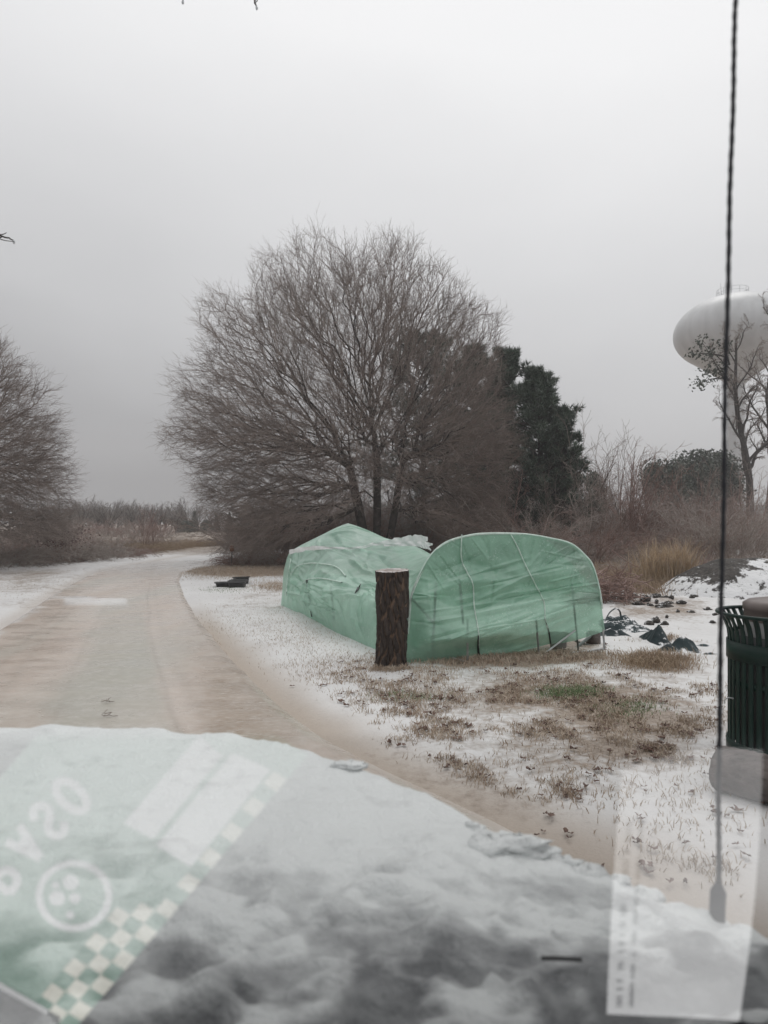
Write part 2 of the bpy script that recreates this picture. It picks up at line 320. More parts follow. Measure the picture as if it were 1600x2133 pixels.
# hood ice
m = bpy.data.materials.new('sleet_crust'); m.use_nodes = True; t = m.node_tree; b = t.nodes['Principled BSDF']; M['sleet'] = m
tc = N(t, 'ShaderNodeTexCoord'); v = tc.outputs['Object']
s = math_(t, 'ADD', attr(t, 'val'), math_(t, 'MULTIPLY', math_(t, 'ADD', math_(t, 'MULTIPLY', math_(t, 'SUBTRACT', noise(t, v, 19, 6, .6), .5), 1.5), math_(t, 'SUBTRACT', noise(t, v, 5.5, 5, .6), .5)), .8))
f = N(t, 'ShaderNodeMapRange'); t.links.new(s, f.inputs[0]); f.inputs[1].default_value = -.05; f.inputs[2].default_value = 1.1
c = mixcol(t, f.outputs[0], (.66, .68, .675), (.135, .14, .145))
t.links.new(c, b.inputs['Base Color']); b.inputs['Roughness'].default_value = .45
bm = N(t, 'ShaderNodeBump'); bm.inputs['Strength'].default_value = .5; bm.inputs['Distance'].default_value = .01; t.links.new(math_(t, 'ADD', noise(t, v, 22, 7, .65), noise(t, v, 160, 2)), bm.inputs['Height']); t.links.new(bm.outputs[0], b.inputs['Normal'])

# ------------------------------------------------------------------ ground and drive
ED_R = [(1168, 600), (1174, 470), (1182, 405), (1192, 378), (1210, 370), (1240, 380), (1280, 402), (1330, 440), (1380, 482), (1450, 552), (1530, 650), (1600, 790), (1700, 1000), (1850, 1290), (2133, 1800), (2900, 3200)]
ED_L = [(1168, 330), (1174, 290), (1182, 235), (1192, 195), (1210, 160), (1240, 105), (1280, 45), (1330, -35), (1380, -110), (1450, -220), (1530, -350), (1600, -470), (1700, -640), (1850, -900), (2133, -1400), (2900, -2700)]
RY = np.array([EYE*F/(y-HOR) for y, _ in ED_R]); RX = np.array([G(x, y)[0] for y, x in ED_R]); LX = np.array([G(x, y)[0] for y, x in ED_L])
o_ = np.argsort(RY); RY, RX, LX = RY[o_], RX[o_], LX[o_]
def road_u(X, Y):
    r = np.interp(Y, RY, RX); l = np.interp(Y, RY, LX); return (X-l)/(r-l)
def ground_h(X, Y):
    u = road_u(X, Y); m_ = sst(-.12, .02, u)*(1-sst(.99, 1.10, u))*(1-sst(26, 30, Y))
    h = .05*(fbm(X*.9, Y*.9, 3)-.5)+.035*(fbm(X*4, Y*4, 4)-.5)
    h += .10*sst(10, 14, Y)*sst(1.5, 3.5, X)*(fbm(X*1.7+9, Y*2.2, 4)-.45)*2
    h += .07*sst(8, 10, Y)*sst(1.5, 3.2, X)*(fbm(X*6+3, Y*7, 4)-.5)
    h += (.09*(fbm(X*2.2+5, Y*2.2, 4)-.5))*sst(.02, -.2, u)
    # bank on the left of the drive
    h += .03*sst(.0, -.15, u)
    return h*(1-m_)-.03*m_, m_
rows = np.concatenate([[-2.0, -1.0, 0.0], np.geomspace(.8, 42, 330), np.geomspace(43.5, 390, 50)])
a_ = np.linspace(-1, 1, 420); a_ = np.sign(a_)*(np.abs(a_)*.75+.6*np.abs(a_)**6)
YY, AA = np.meshgrid(rows, a_, indexing='ij'); XX = AA*(YY+3.0)
H, rm = ground_h(XX, YY)
def blob(px, py, rx, ry, X, Y, k=1):
    """soft elliptical area given in photograph pixels on the ground"""
    x = 800+F*X/np.maximum(Y, .5); y = HOR+EYE*F/np.maximum(Y, .5)
    return np.exp(-(((x-px)/rx)**2+((y-py)/ry)**2)**k)
dirt = .32*blob(1080, 1560, 330, 150, XX, YY, 2)+.38*blob(960, 1430, 300, 55, XX, YY, 2)+.35*blob(1330, 1500, 160, 90, XX, YY)
dirt += 1.0*blob(500, 1188, 120, 13, XX, YY, 2)+.4*blob(520, 1240, 110, 25, XX, YY)+.75*blob(330, 1148, 220, 9, XX, YY, 2)+.9*blob(1050, 1372, 230, 16, XX, YY, 2)+1.0*blob(1060, 1345, 190, 26, XX, YY, 3)
dirt += .55*blob(1370, 1385, 90, 22, XX, YY)+.9*blob(1330, 1215, 120, 28, XX, YY)+.5*blob(1375, 1266, 120, 22, XX, YY, 2)+1.2*blob(1150, 1180, 700, 30, XX, YY, 3)*sst(17, 22, YY)
dirt += .34*blob(560, 1310, 150, 50, XX, YY)+.42*blob(40, 1230, 170, 45, XX, YY)+.12*blob(1150, 1650, 330, 150, XX, YY, 2)
dirt += .22*blob(1450, 1300, 200, 60, XX, YY)+.2*blob(1420, 1480, 240, 120, XX, YY)
dirt += .3*blob(60, 1200, 150, 15, XX, YY)+.45*(fbm(XX*.6, YY*.6, 3)-.38)+.95*sst(36, 50, YY)
dirt = np.clip(dirt, 0, 1.1)
uu = road_u(XX, YY)
wet = 1.0*sst(.90, .98, uu)*(1-sst(1.01, 1.17+.10*fbm(XX*2, YY*2, 3), uu))*(1-sst(10, 15, YY))+.5*np.exp(-((uu+.02)/.06)**2)
ground = mk('ground', np.stack([XX, YY, H], -1).reshape(-1, 3), [gridF(len(rows), len(a_))[:, ::-1]], M['ground'], attrs={'dirt': dirt, 'wet': np.clip(wet, 0, 1)})
tag(ground, kind='structure')
# drive: its own sheet
ry_ = np.geomspace(1.3, 28.3, 300); us = np.linspace(-.04, 1.04, 90)
Yr, Ur = np.meshgrid(ry_, us, indexing='ij'); lx = np.interp(Yr, RY, LX); rx_ = np.interp(Yr, RY, RX); Xr = lx+(rx_-lx)*Ur
jag = .12*(fbm(Yr*1.6, Ur*4+4, 5)-.5)
edge = np.clip(1-sst(-.03, .07, Ur+jag*2.2)+.28*sst(.82, 1.02, Ur+jag)+sst(20, 26, Yr), 0, 1); green = sst(.40, .50, Ur+jag)*(1-sst(.70, .74, Ur+jag*.3))*(.35+.8*(fbm(Xr*.7, Yr*.35, 3)))*(1-sst(11, 15, Yr))
xx_ = 800+F*Xr/Yr; yy_ = HOR+EYE*F/Yr
dark = np.clip(blob(535, 1490, 100, 90, Xr, Yr, 1.5)*1.5+.6*blob(470, 1400, 50, 60, Xr, Yr)+.4*np.exp(-((Ur-.55)/.05)**2)*(1-sst(10, 14, Yr)), 0, 1)*(.55+.9*(fbm(Xr*3, Yr*1.5, 4)-.1))
white = np.clip(sst(128, 140, xx_)*sst(270, 258, xx_)*sst(1246, 1249, yy_)*sst(1266, 1256, yy_)*.85+.7*blob(150, 1246, 50, 3, Xr, Yr, 4), 0, 1)*(.5+.7*fbm(Xr*3, Yr*6, 3)); track = sum(a_*np.exp(-((Ur+.03*(fbm(Yr*.4, Yr*0+k_, 2)-.5)-c_)/w_)**2)*(.3+.9*fbm(Xr*1.5, Yr*.8+k_*5, 3)) for k_, (c_, w_, a_) in enumerate(((.20, .012, .5), (.27, .02, .4), (.46, .010, .5), (.735, .010, .9), (.80, .02, .3))))*(1-sst(15, 20, Yr)); white = white*.95+.35*blob(130, 1390, 30, 150, Xr, Yr)*0+.85*sst(24, 21, 44-Yr)*0+.5*sst(.04, .10, .16-np.abs(Ur-.03))*0
Zr = .012+.006*(fbm(Xr*2, Yr*2, 3)-.5)+.008*white-.045*sst(.03, 0, Ur)-.045*sst(.97, 1.03, Ur)
road = mk('road', np.stack([Xr, Yr, Zr], -1).reshape(-1, 3), [gridF(len(ry_), len(us))[:, ::-1]], M['road'], attrs={'edge': edge, 'green': np.clip(green, 0, 1), 'track': np.clip(track, 0, 1), 'dark': np.clip(dark, 0, 1), 'white': np.clip(white, 0, 1)})
tag(road, kind='structure')

# ------------------------------------------------------------------ bare tree generator (vectorised)
def norm(v): return v/(np.linalg.norm(v, axis=-1, keepdims=True)+1e-9)
def spawn(Pp, Rp, m, t0, t1, ang, L, n, wob=.12, trop=(0, 0, 0), rr=.6, tip=.35, taper_L=.5, rmin=.002, up=0.0):
    k, np_, _ = Pp.shape
    tt = (np.arange(m)[None]+rng.random((k, m)))/m*(t1-t0)+t0
    f = tt*(np_-1); i = np.minimum(f.astype(int), np_-2); fr = (f-i)[..., None]; ks = np.arange(k)[:, None]
    S = Pp[ks, i]*(1-fr)+Pp[ks, i+1]*fr; D = norm(Pp[ks, i+1]-Pp[ks, i]); r = Rp[ks, i]*(1-fr[..., 0])+Rp[ks, i+1]*fr[..., 0]
    q = rng.normal(size=S.shape); q[..., 2] += up; q = norm(q-(q*D).sum(-1, keepdims=True)*D)
    a = ang*rng.uniform(.6, 1.35, (k, m))[..., None]
    d = np.cos(a)*D+np.sin(a)*q
    Lc = (np.asarray(L).reshape(-1, 1) if np.ndim(L) else L)*(1-taper_L*tt)*rng.uniform(.6, 1.25, (k, m))
    S = S.reshape(-1, 3); d = d.reshape(-1, 3); Lc = Lc.reshape(-1)
    out = [S]; tv = np.array(trop)
    for j in range(1, n):
        d = norm(d+wob*rng.normal(size=d.shape)+tv)
        out.append(out[-1]+d*(Lc/(n-1))[:, None])
    Pc = np.stack(out, 1); r0 = np.maximum(r.reshape(-1)*rr, rmin)
    Rc = r0[:, None]*np.linspace(1, tip, n)[None]
    return Pc, Rc, Lc
def bez(a, c, b, n):
    t = np.linspace(0, 1, n)[:, None]; return (1-t)**2*a+2*t*(1-t)*c+t*t*b

def crown_tree(Y0, org_px, trunks, env, npts, D, name_args, rtip=.0043, ntw=3, seed=1, zmin=.15):
    """nodes fill the crown's volume and are joined one by one, inner ones first, to the branch that reaches them most directly; radii follow the number of shoots carried"""
    q = np.random.default_rng(seed); sc = Y0/F; O = P(org_px[0], org_px[1], Y0)
    ea = np.radians([e[0] for e in env]); er = np.array([e[1] for e in env])*sc; pts = []
    Rm_ = er.max()
    while len(pts) < npts:
        c = q.uniform(-1, 1, (npts*2, 3))*[Rm_, D, Rm_]; th = np.arctan2(c[:, 2], c[:, 0]); th = np.where(th < ea[0]-.01, th+2*PI, th); rho = np.hypot(c[:, 0], c[:, 2])
        R = np.interp(th, ea, er)*(.93+.12*vn(th*7+3, c[:, 1]*.6+9)); k = np.sqrt((rho/R)**2+(c[:, 1]/(D*(.8+.3*vn(th*4, th*0)))) **2)
        ok = (k < 1) & (th < ea[-1]) & (c[:, 2]+O[2] > zmin) & (q.random(len(c)) < (.30+.70*k**2)*np.where(c[:, 2] < 3.2, 1.0, .72)) & (rho > .5); pts += list(c[ok]+O)
    pts = np.array(pts[:npts]); pts = pts[np.argsort(np.linalg.norm((pts-O)*[1, 1, .9], axis=1))]
    nodes = np.zeros((npts+200, 3)); par = np.full(npts+200, -1); pl = np.zeros(npts+200); dr = np.zeros((npts+200, 3)); n = 0
    for (bx, tx, ty, r) in trunks:
        base = P(bx, HOR+EYE*F/Y0, Y0); base[2] = -.1; top = P(tx, ty, Y0); m_ = max(6, int(np.linalg.norm(top-base)/.28)); tp_ = smooth_poly([base, base*.6+top*.4+[.05, .05, 0], top+[0, q.normal()*.2, 0]], m_)
        for j in range(m_):
            nodes[n] = tp_[j]; par[n] = n-1 if j else -1; pl[n] = 0; dr[n] = norm(tp_[j]-tp_[j-1]) if j else (0, 0, 1); n += 1
    nt_ = n; blocked = np.zeros(npts+200, bool); blocked[:nt_] = nodes[:nt_, 2] < O[2]-.4
    for p_ in pts:
        v_ = p_-nodes[:n]; d_ = np.sqrt((v_*v_).sum(1))+1e-6; cs = (v_*dr[:n]).sum(1)/d_; cost = d_*(1+1.1*(1-cs))+.55*pl[:n]+blocked[:n]*50
        k = int(cost.argmin()); nodes[n] = p_; par[n] = k; pl[n] = pl[k]+d_[k]; dv_ = v_[k]/d_[k]; dr[n] = norm(dv_*.8+dr[k]*.2 if k >= nt_ else dv_); n += 1
    cnt = np.ones(n)
    for i in range(n-1, -1, -1):
        if par[i] >= 0: cnt[par[i]] += cnt[i]
    rad = rtip*cnt**.43
    i = np.arange(n)[par[:n] >= 0]; k = par[i]; A_ = nodes[k]; Bn_ = nodes[i]; Ld = np.linalg.norm(Bn_-A_, axis=1)[:, None]
    C_ = A_+dr[k]*Ld*.35; C_ = np.where((k < nt_)[:, None], A_*.5+Bn_*.5+np.array([0, 0, .0]), C_); C_ += q.normal(size=C_.shape)*.03*np.minimum(Ld, 1)
    t_ = np.linspace(0, 1, 5)[None, :, None]; Pe = (1-t_)**2*A_[:, None]+2*t_*(1-t_)*C_[:, None]+t_*t_*Bn_[:, None]
    ra = np.minimum(rad[k], rad[i]*1.35); Re = ra[:, None]*(1-t_[..., 0])+rad[i][:, None]*t_[..., 0]
    big = rad[i] > .019; LB = B(); TB = B(); LB.tubes(Pe[big], Re[big], 8); TB.tubes(Pe[~big], Re[~big], 4)
    sm = ~big; L_ = rng.uniform(.35, .75, sm.sum())
    T1, U1, M1 = spawn(Pe[sm], Re[sm], ntw, .15, 1., .62, L_, 5, .06, np.repeat(norm(Pe[sm][:, 2]-O-[0, 0, 1.5]), ntw, 0)*.16, .7, .5, .1, rtip*.95, .0); TB.tubes(T1, U1, 3)
    T2, U2, M2 = spawn(T1, U1, 2, .25, .95, .6, M1*.5, 3, .09, (0, 0, 0), .8, .6, .1, rtip*.8, .0); TB.tubes(T2, U2, 3)
    root = empty('bare_tree', P(org_px[0], HOR+EYE*F/Y0, Y0)*np.array([1, 1, 0]), *name_args)
    rebase(root, LB.done('trunk', M['limb']), TB.done('crown', M['twig'])); return root

env = [(-28, 250), (-12, 285), (0, 290), (12, 300), (29, 330), (46, 392), (56, 462), (65, 508), (78, 560), (88, 590), (93, 560), (100, 595), (108, 570), (116, 575), (122, 540), (128, 580), (141, 508), (152, 490), (160, 462), (171, 405), (182, 375), (199, 345), (206, 330)]
crown_tree(28, (785, 1045), [(765, 730, 975, .22), (800, 838, 965, .22), (782, 785, 940, .18)], [(a_, r_*(.955 if 40 < a_ < 150 else 1.0)) for a_, r_ in env], 14500, 5.6,
         ('huge rounded bare tree coated in ice behind the green greenhouse', 'tree'))
env2 = [(-30, 330), (-5, 340), (5, 335), (20, 330), (35, 340), (50, 380), (70, 420), (90, 440), (120, 430), (160, 400), (190, 380)]
crown_tree(23, (-190, 1060), [(-190, -200, 960, .25), (-180, -140, 970, .18)], env2, 8500, 5.0,
         ('bare tree at the left edge with branches reaching over the drive', 'tree'), seed=5, zmin=.9)

# ------------------------------------------------------------------ tall bare trees at the right
def tall_tree(Y0, px, top, lean, r, nb, name_args, leafy=False, seed=0, spread=1.0):
    base = P(px, HOR+EYE*F/Y0, Y0); base[2] = -.1; tp = P(px+lean, top, Y0)
    H_ = tp[2]; LB = B(); TB = B()
    tr = smooth_poly([base, base*.65+tp*.35+[.25, 0, 0], base*.3+tp*.7+[-.2, .1, 0], tp], 14)[None]; trr = (r*np.linspace(1, .14, 14)**.8)[None]
    LB.tubes(tr, trr, 9)
    P1, R1, L1 = spawn(tr, trr, nb, .28, .98, .55, H_*.30*spread, 9, .16, (0, 0, .05), .55, .3, .45, .02, .3); LB.tubes(P1, R1, 6)
    P2, R2, L2 = spawn(P1, R1, 8, .2, 1., .65, L1*.42, 7, .2, (0, 0, .02), .55, .35, .4, .013, .1); LB.tubes(P2, R2, 4)
    P3, R3, L3 = spawn(P2, R2, 8, .15, 1., .75, L2*.45, 5, .18, (0, 0, -.01), .6, .4, .3, .010, 0); TB.tubes(P3, R3, 3)
    P4, R4, L4 = spawn(P3, R3, 5, .15, 1., .75, L3*.55, 3, .16, (0, 0, -.03), .7, .5, .3, .009, 0); TB.tubes(P4, R4, 3)
    root = empty('bare_tree', base*[1, 1, 0], *name_args)
    ch = [LB.done('trunk', M['limb']), TB.done('crown', M['twig'])]
    if leafy:
        lb = B(); c = []
        for (a0, a1, n) in (((1525, 820), (1462, 712), 15), ((1520, 760), (1505, 715), 7), ((1520, 790), (1455, 800), 10), ((1515, 745), (1440, 740), 10), ((1525, 800), (1475, 770), 10)):
            A_ = P(*a0, Y0); B_ = P(*a1, Y0); pl = bez(A_, (A_+B_)/2+[0, .2, .4], B_, 8)
            LBx = np.linspace(.06, .015, 8); brn = B(); ch.append(B().tubes(pl, LBx, 5).done('limb', M['limb']))
            for q in range(n*10):
                c.append(pl[rng.integers(3, 8)]+rng.normal(size=3)*[.28, .3, .22])
        c = np.array(c); q = leaf_quads(c, .07, .14); lb.add(*q); ch.append(lb.done('leaves', M['evergreen'], smooth=False))
    rebase(root, *ch); return root
def leaf_quads(C, s0, s1, k=None):
    n = len(C); a = norm(rng.normal(size=(n, 3))); b_ = norm(np.cross(a, rng.normal(size=(n, 3)))); s = rng.uniform(s0, s1, (n, 1))
    V = np.stack([C-a*s, C+b_*s*.55, C+a*s, C-b_*s*.55], 1).reshape(-1, 3); return V, np.arange(4*n).reshape(-1, 4)
tall_tree(44, 1562, 715, -28, .26, 15, ('tall bare tree with a few leafy green boughs in front of the water tower', 'tree'), leafy=True)
tall_tree(47, 1592, 700, 25, .28, 15, ('tall bare tree nearest the right edge of the picture beside the leafy one', 'tree'))
tall_tree(41, 1640, 560, 35, .30, 16, ('tall bare tree whose twigs reach in at the right edge beside the tower tank', 'tree'), spread=.9)

# ------------------------------------------------------------------ evergreens
def pine(Y0, px, top, wpx, name_args, dens=1.0, frost=True, h0=.12, lop=0.0):
    sc = Y0/F; base = P(px, HOR+EYE*F/Y0, Y0)*[1, 1, 0]; H_ = P(px, top, Y0)[2]; W = wpx*sc
    LB = B(); tr = np.array([base+[.02*k, 0, H_*.97*k/11] for k in range(12)])[None]; LB.tubes(tr, (.2*np.linspace(1, .08, 12))[None], 8)
    nb = int(105*dens); lim = []; 
    for i in range(nb):
        z = H_*(h0+(1-h0)*((i+.5)/nb)**.9); az = rng.uniform(0, 2*PI); u = (z/H_-h0)/(1-h0)
        L = W*(.10+1.0*(1-u)**.72)*rng.uniform(.35, 1.4)*(1-.2*(1-u)**4)*(1+lop*math.cos(az))
        if z < H_*.5: L *= .9
        d = np.array([math.cos(az), math.sin(az), .35+.6*u]); s_ = base+[0, 0, z*.93]
        lim.append(bez(s_, s_+d*[.5*L, .5*L, .25*L], s_+d*[L, L, .6*L], 7))
    lim = np.array(lim); R_ = np.broadcast_to(np.linspace(.045, .012, 7), lim.shape[:2]); LB.tubes(lim, R_, 4)
    LL = np.linalg.norm(lim[:, -1]-lim[:, 0], axis=1)
    P2, R2, L2 = spawn(lim, R_, 9, .3, 1., .7, LL*.30+.12, 5, .12, (0, 0, .16), .6, .5, .4, .008, .6); LB.tubes(P2, R2, 3)
    # needle tufts on every shoot
    def tufts(Pc, per):
        k = len(Pc); ii = rng.integers(Pc.shape[1]//2, Pc.shape[1], (k, per)); C = Pc[np.arange(k)[:, None], ii].reshape(-1, 3)+rng.normal(size=(k*per, 3))*.04
        D = np.repeat(norm(Pc[:, -1]-Pc[:, -2]), per, 0); return C, D
    C, D = tufts(P2[:, 2:], 2); C2, D2 = tufts(lim[:, 1:], 5); C = np.vstack([C, C2]); D = np.vstack([D, D2]); D = norm(D+[0, 0, .35])
    nn = 17; Cn = np.repeat(C, nn, 0); Dn = norm(np.repeat(D, nn, 0)*.75+rng.normal(size=Cn.shape)*.6); L = rng.uniform(.14, .34, (len(Cn), 1)); sd_ = norm(np.cross(Dn, rng.normal(size=Dn.shape)))*.018
    V = np.stack([Cn-sd_, Cn+sd_, Cn+Dn*L], 1); fr = rng.random(len(Cn)) < (.16 if frost else .04)
    root = empty('pine_tree', base, *name_args); ch = [LB.done('trunk', M['limb'])]
    for msk, nm, mm in ((~fr, 'crown', M['needle']), (fr, 'frosted_needles', M['needle_frost'])):
        q = V[msk].reshape(-1, 3); b_ = B(); b_.add(q, None, np.arange(len(q)).reshape(-1, 3)); ch.append(b_.done(nm, mm, smooth=False))
    rebase(root, *ch); return root
pine(33.5, 1052, 706, 92, ('tallest dark frosted pine just right of the huge bare tree', 'tree'), 1.25)
pine(32, 1122, 752, 100, ('dark frosted pine in the middle of the row right of the huge bare tree', 'tree'), 1.3)
pine(31.5, 1172, 838, 68, ('shortest dark pine at the right end of the row beside the huge bare tree', 'tree'), .95)
pine(35, 985, 700, 100, ('dark pine behind the right half of the huge bare tree', 'tree'), 1.6)
pine(38, 880, 670, 165, ('dark pine seen through the middle of the huge bare tree', 'tree'), 1.3)

def blob_tree(Y0, px, top, wpx, name_args, nleaf=9000, s=(.12, .24), m=None, lobes=14):
    sc = Y0/F; base = P(px, HOR+EYE*F/Y0, Y0)*[1, 1, 0]; H_ = P(px, top, Y0)[2]; W = wpx*sc/2
    LB = B(); tr = np.array([base+[0, 0, H_*.8*k/7] for k in range(8)])[None]; LB.tubes(tr, (.03*H_*np.linspace(1, .2, 8))[None], 7)
    P1, R1, L1 = spawn(tr, np.full((1, 8), .05), lobes, .25, 1., 1.0, W*.8, 6, .1, (0, 0, .12), .6, .4, .3, .02, .3); LB.tubes(P1, R1, 4)
    c0 = P1[:, 3:].reshape(-1, 3); C = c0[rng.integers(0, len(c0), nleaf)]; C = C+norm(rng.normal(size=C.shape))*rng.random((nleaf, 1))**.4*W*rng.uniform(.2, .62, (nleaf, 1))
    C = C[(C[:, 2] > .2) & (C[:, 2] < H_*1.05)]
    cb = B(); cb.add(*leaf_quads(C, *s)); root = empty('evergreen_tree', base, *name_args)
    rebase(root, LB.done('trunk', M['limb']), cb.done('crown', m or M['evergreen'], smooth=False)); return root
blob_tree(62, 1385, 962, 130, ('low dark evergreen at the left end of the clump under the water tower', 'tree'), 9000, (.10, .2))
blob_tree(64, 1440, 945, 150, ('broad dark evergreen in the middle of the clump under the water tower', 'tree'), 9000, (.10, .2))
blob_tree(68, 1500, 950, 140, ('dark evergreen behind the car antenna below the water tower', 'tree'), 8000, (.10, .2))
blob_tree(46, 1245, 970, 60, ('small dark evergreen between the frosted pine and the thicket', 'tree'), 5000, (.08, .16))
for px, top, w_, lab in ((405, 1068, 15, 'left one of three small conical evergreens far down the drive'), (451, 1073, 12, 'middle one of three small conical evergreens, just left of the white gable'), (478, 1070, 15, 'right one of three small conical evergreens, just right of the white gable')):
    Y0 = 98; H_ = P(px, top, Y0)[2]; base = P(px, 1100, Y0)*[1, 1, 0]; W = w_*Y0/F/2
    n = 2600; z = rng.random(n)**1.4; a = rng.uniform(0, 2*PI, n); r = (1-z)*W*1.15*rng.uniform(.6, 1.1, n)+.06
    C = base+np.stack([r*np.cos(a), r*np.sin(a), .15+z*H_], 1); cb = B(); cb.add(*leaf_quads(C, .07, .16)); tb = B().tubes(np.array([base, base+[0, 0, H_*.9]]), np.array([.08, .02]), 6)
    root = empty('conical_evergreen', base, lab, 'tree'); rebase(root, tb.done('trunk', M['limb']), cb.done('crown', M['evergreen'], smooth=False))
# low dark hedges beside them
for px, y0, y1, w_, lab in ((385, 1085, 1100, 38, 'low dark evergreen hedge left of the small conical trees'), (430, 1084, 1096, 22, 'low dark hedge between the small conical trees')):
    Y0 = 96; base = P(px, 1100, Y0)*[1, 1, 0]; H_ = P(px, y0, Y0)[2]; W = w_*Y0/F/2; n = 3500
    C = base+norm(rng.normal(size=(n, 3)))*rng.random((n, 1))**.5*[W*1.2, W*.5, H_*.62]+[0, 0, H_*.4]; C = C[C[:, 2] > .05]
    cb = B(); cb.add(*leaf_quads(C, .08, .16)); tag(origin_to(cb.done('hedge', M['evergreen'], smooth=False), base), lab, 'hedge')

# ------------------------------------------------------------------ shrubs: prototypes, then copies
def shrub_mesh(name, ns, h, spread, arch, m, c2=6, c3=4, r0=.012, rmin=.0035, lean=0.0):
    az = rng.uniform(0, 2*PI, ns); rr = spread*np.sqrt(rng.random(ns))
    S = np.stack([np.cos(az)*rr*.35, np.sin(az)*rr*.35, np.full(ns, -.05)], 1); Ls = h*rng.uniform(.6, 1.15, ns)
    d = norm(np.stack([np.cos(az)*rr/h*.9+lean, np.sin(az)*rr/h*.9, np.ones(ns)], 1)); pts = [S]; n = 9
    for j in range(1, n):
        d = norm(d+.07*rng.normal(size=d.shape)+np.stack([np.cos(az)*arch*.12, np.sin(az)*arch*.12, np.full(ns, -arch*.16*j/n)], 1)); pts.append(pts[-1]+d*(Ls/(n-1))[:, None])
    Pm = np.stack(pts, 1); Pm[..., 2] = np.maximum(Pm[..., 2], .02*rng.random(Pm.shape[:2])); Rm = r0*np.linspace(1, .35, n)[None]*rng.uniform(.6, 1.3, (ns, 1))
    b_ = B(); b_.tubes(Pm, Rm, 4)
    P2, R2, L2 = spawn(Pm, Rm, c2, .2, 1., .55, Ls*.34, 6, .12, (0, 0, -.03*arch), .6, .5, .4, rmin*1.2, .3); b_.tubes(P2, R2, 3)
    P3, R3, L3 = spawn(P2, R2, c3, .15, 1., .6, L2*.5, 4, .14, (0, 0, -.02*arch), .7, .6, .3, rmin, .1); b_.tubes(P3, R3, 3)
    return b_.done(name, m)
protos = {
 'tall': [shrub_mesh('bare_sapling', 9, 3.4, .9, .1, M['twig_red'], 9, 5, .02, .005), shrub_mesh('bare_sapling', 7, 3.8, .8, .05, M['twig'], 10, 5, .024, .005)],
 'mid': [shrub_mesh('bare_shrub', 26, 2.0, 1.4, .9, M['twig_red'], 7, 5), shrub_mesh('bare_shrub', 30, 1.8, 1.6, 1.3, M['twig'], 7, 5), shrub_mesh('bare_shrub', 28, 2.2, 1.3, .7, M['twig_grey'], 7, 5)],
 'low': [shrub_mesh('low_shrub', 50, 1.25, 1.5, 1.6, M['twig_grey'], 6, 4, .009), shrub_mesh('low_shrub', 60, 1.1, 1.5, 1.7, M['twig_red'], 6, 4, .009)],
 'straw': [shrub_mesh('tall_dry_weeds', 160, 1.3, 1.7, 1.5, M['straw'], 3, 2, .008, .004)],
}
used = set()
def place(kind, x, y, s, label, cat, group, i=None, sz=1.0):
    lst = protos[kind]; p = lst[rng.integers(len(lst)) if i is None else i % len(lst)]
    if p.name in used: o = p.copy(); col.objects.link(o)
    else: o = p; used.add(p.name)
    o.location = (x, y, 0); o.rotation_euler = (0, 0, rng.uniform(0, 6.28)); o.scale = (s, s, s*sz*rng.uniform(.9, 1.1)); tag(o, label, cat, group); return o
# thicket at the right behind the greenhouse
for i in range(26):
    px = 985+i*25+rng.uniform(-12, 12); Y = rng.uniform(24, 30)
    place('mid', (px-800)/F*Y, Y, rng.uniform(.95, 1.25), 'bare reddish brown shrub in the thicket behind the greenhouse and soil heap', 'shrub', 'shrubs of the thicket on the right')
for i in range(34):
    px = 960+i*20+rng.uniform(-12, 12); Y = rng.uniform(31, 44)
    place('mid', (px-800)/F*Y, Y, rng.uniform(1.3, 1.8), 'bare grey brown shrub deep in the thicket on the right', 'shrub', 'shrubs deep in the thicket')
for i in range(30):
    px = 1010+i*19+rng.uniform(-15, 15); Y = rng.uniform(27, 40)
    s_ = rng.uniform(.95, 1.3)*(1.15 if px < 1330 else .8)
    place('tall', (px-800)/F*Y, Y, s_, 'slender bare sapling standing above the thicket on the right', 'sapling', 'saplings in the thicket')
for px, Y, s_ in ((1025, 19.5, .8), (1080, 20, .7), (1290, 19, .75), (1340, 20, .8), (1460, 20.5, .9), (1530, 19.5, .9), (1600, 20, 1.0)):
    place('low', (px-800)/F*Y, Y, s_*1.2, 'low tangled iced shrub at the near edge of the thicket', 'shrub', 'low shrubs along the thicket edge')
for i in range(26):
    px = 525+i*19+rng.uniform(-10, 10); Y = rng.uniform(29.5, 36)
    place('mid', (px-800)/F*Y, Y, rng.uniform(1.0, 1.5), 'bare shrub in the dark undergrowth beneath and behind the huge bare tree', 'shrub', 'undergrowth shrubs around the huge bare tree')
for i in range(9):
    px = 505+i*17; Y = 26.3+rng.uniform(-.3, .5)
    place('low', (px-800)/F*Y, Y, rng.uniform(.8, 1.0), 'low twiggy shrub at the foot of the huge bare tree left of the greenhouse', 'shrub', 'low shrubs at the foot of the huge bare tree')
for i in range(14):
    px = 520+i*36+rng.uniform(-12, 12); Y = rng.uniform(37, 43)
    place('mid', (px-800)/F*Y, Y, rng.uniform(1.7, 2.3), 'taller bare shrub far behind the huge bare tree', 'shrub', 'taller shrubs behind the huge bare tree')
for i in range(20):
    px = 70+i*15+rng.uniform(-8, 8); Y = rng.uniform(62, 76)
    place('mid', (px-800)/F*Y, Y, rng.uniform(.95, 1.2), 'bare hedgerow shrub in front of the far tree line', 'shrub', 'hedgerow shrubs before the far tree line')
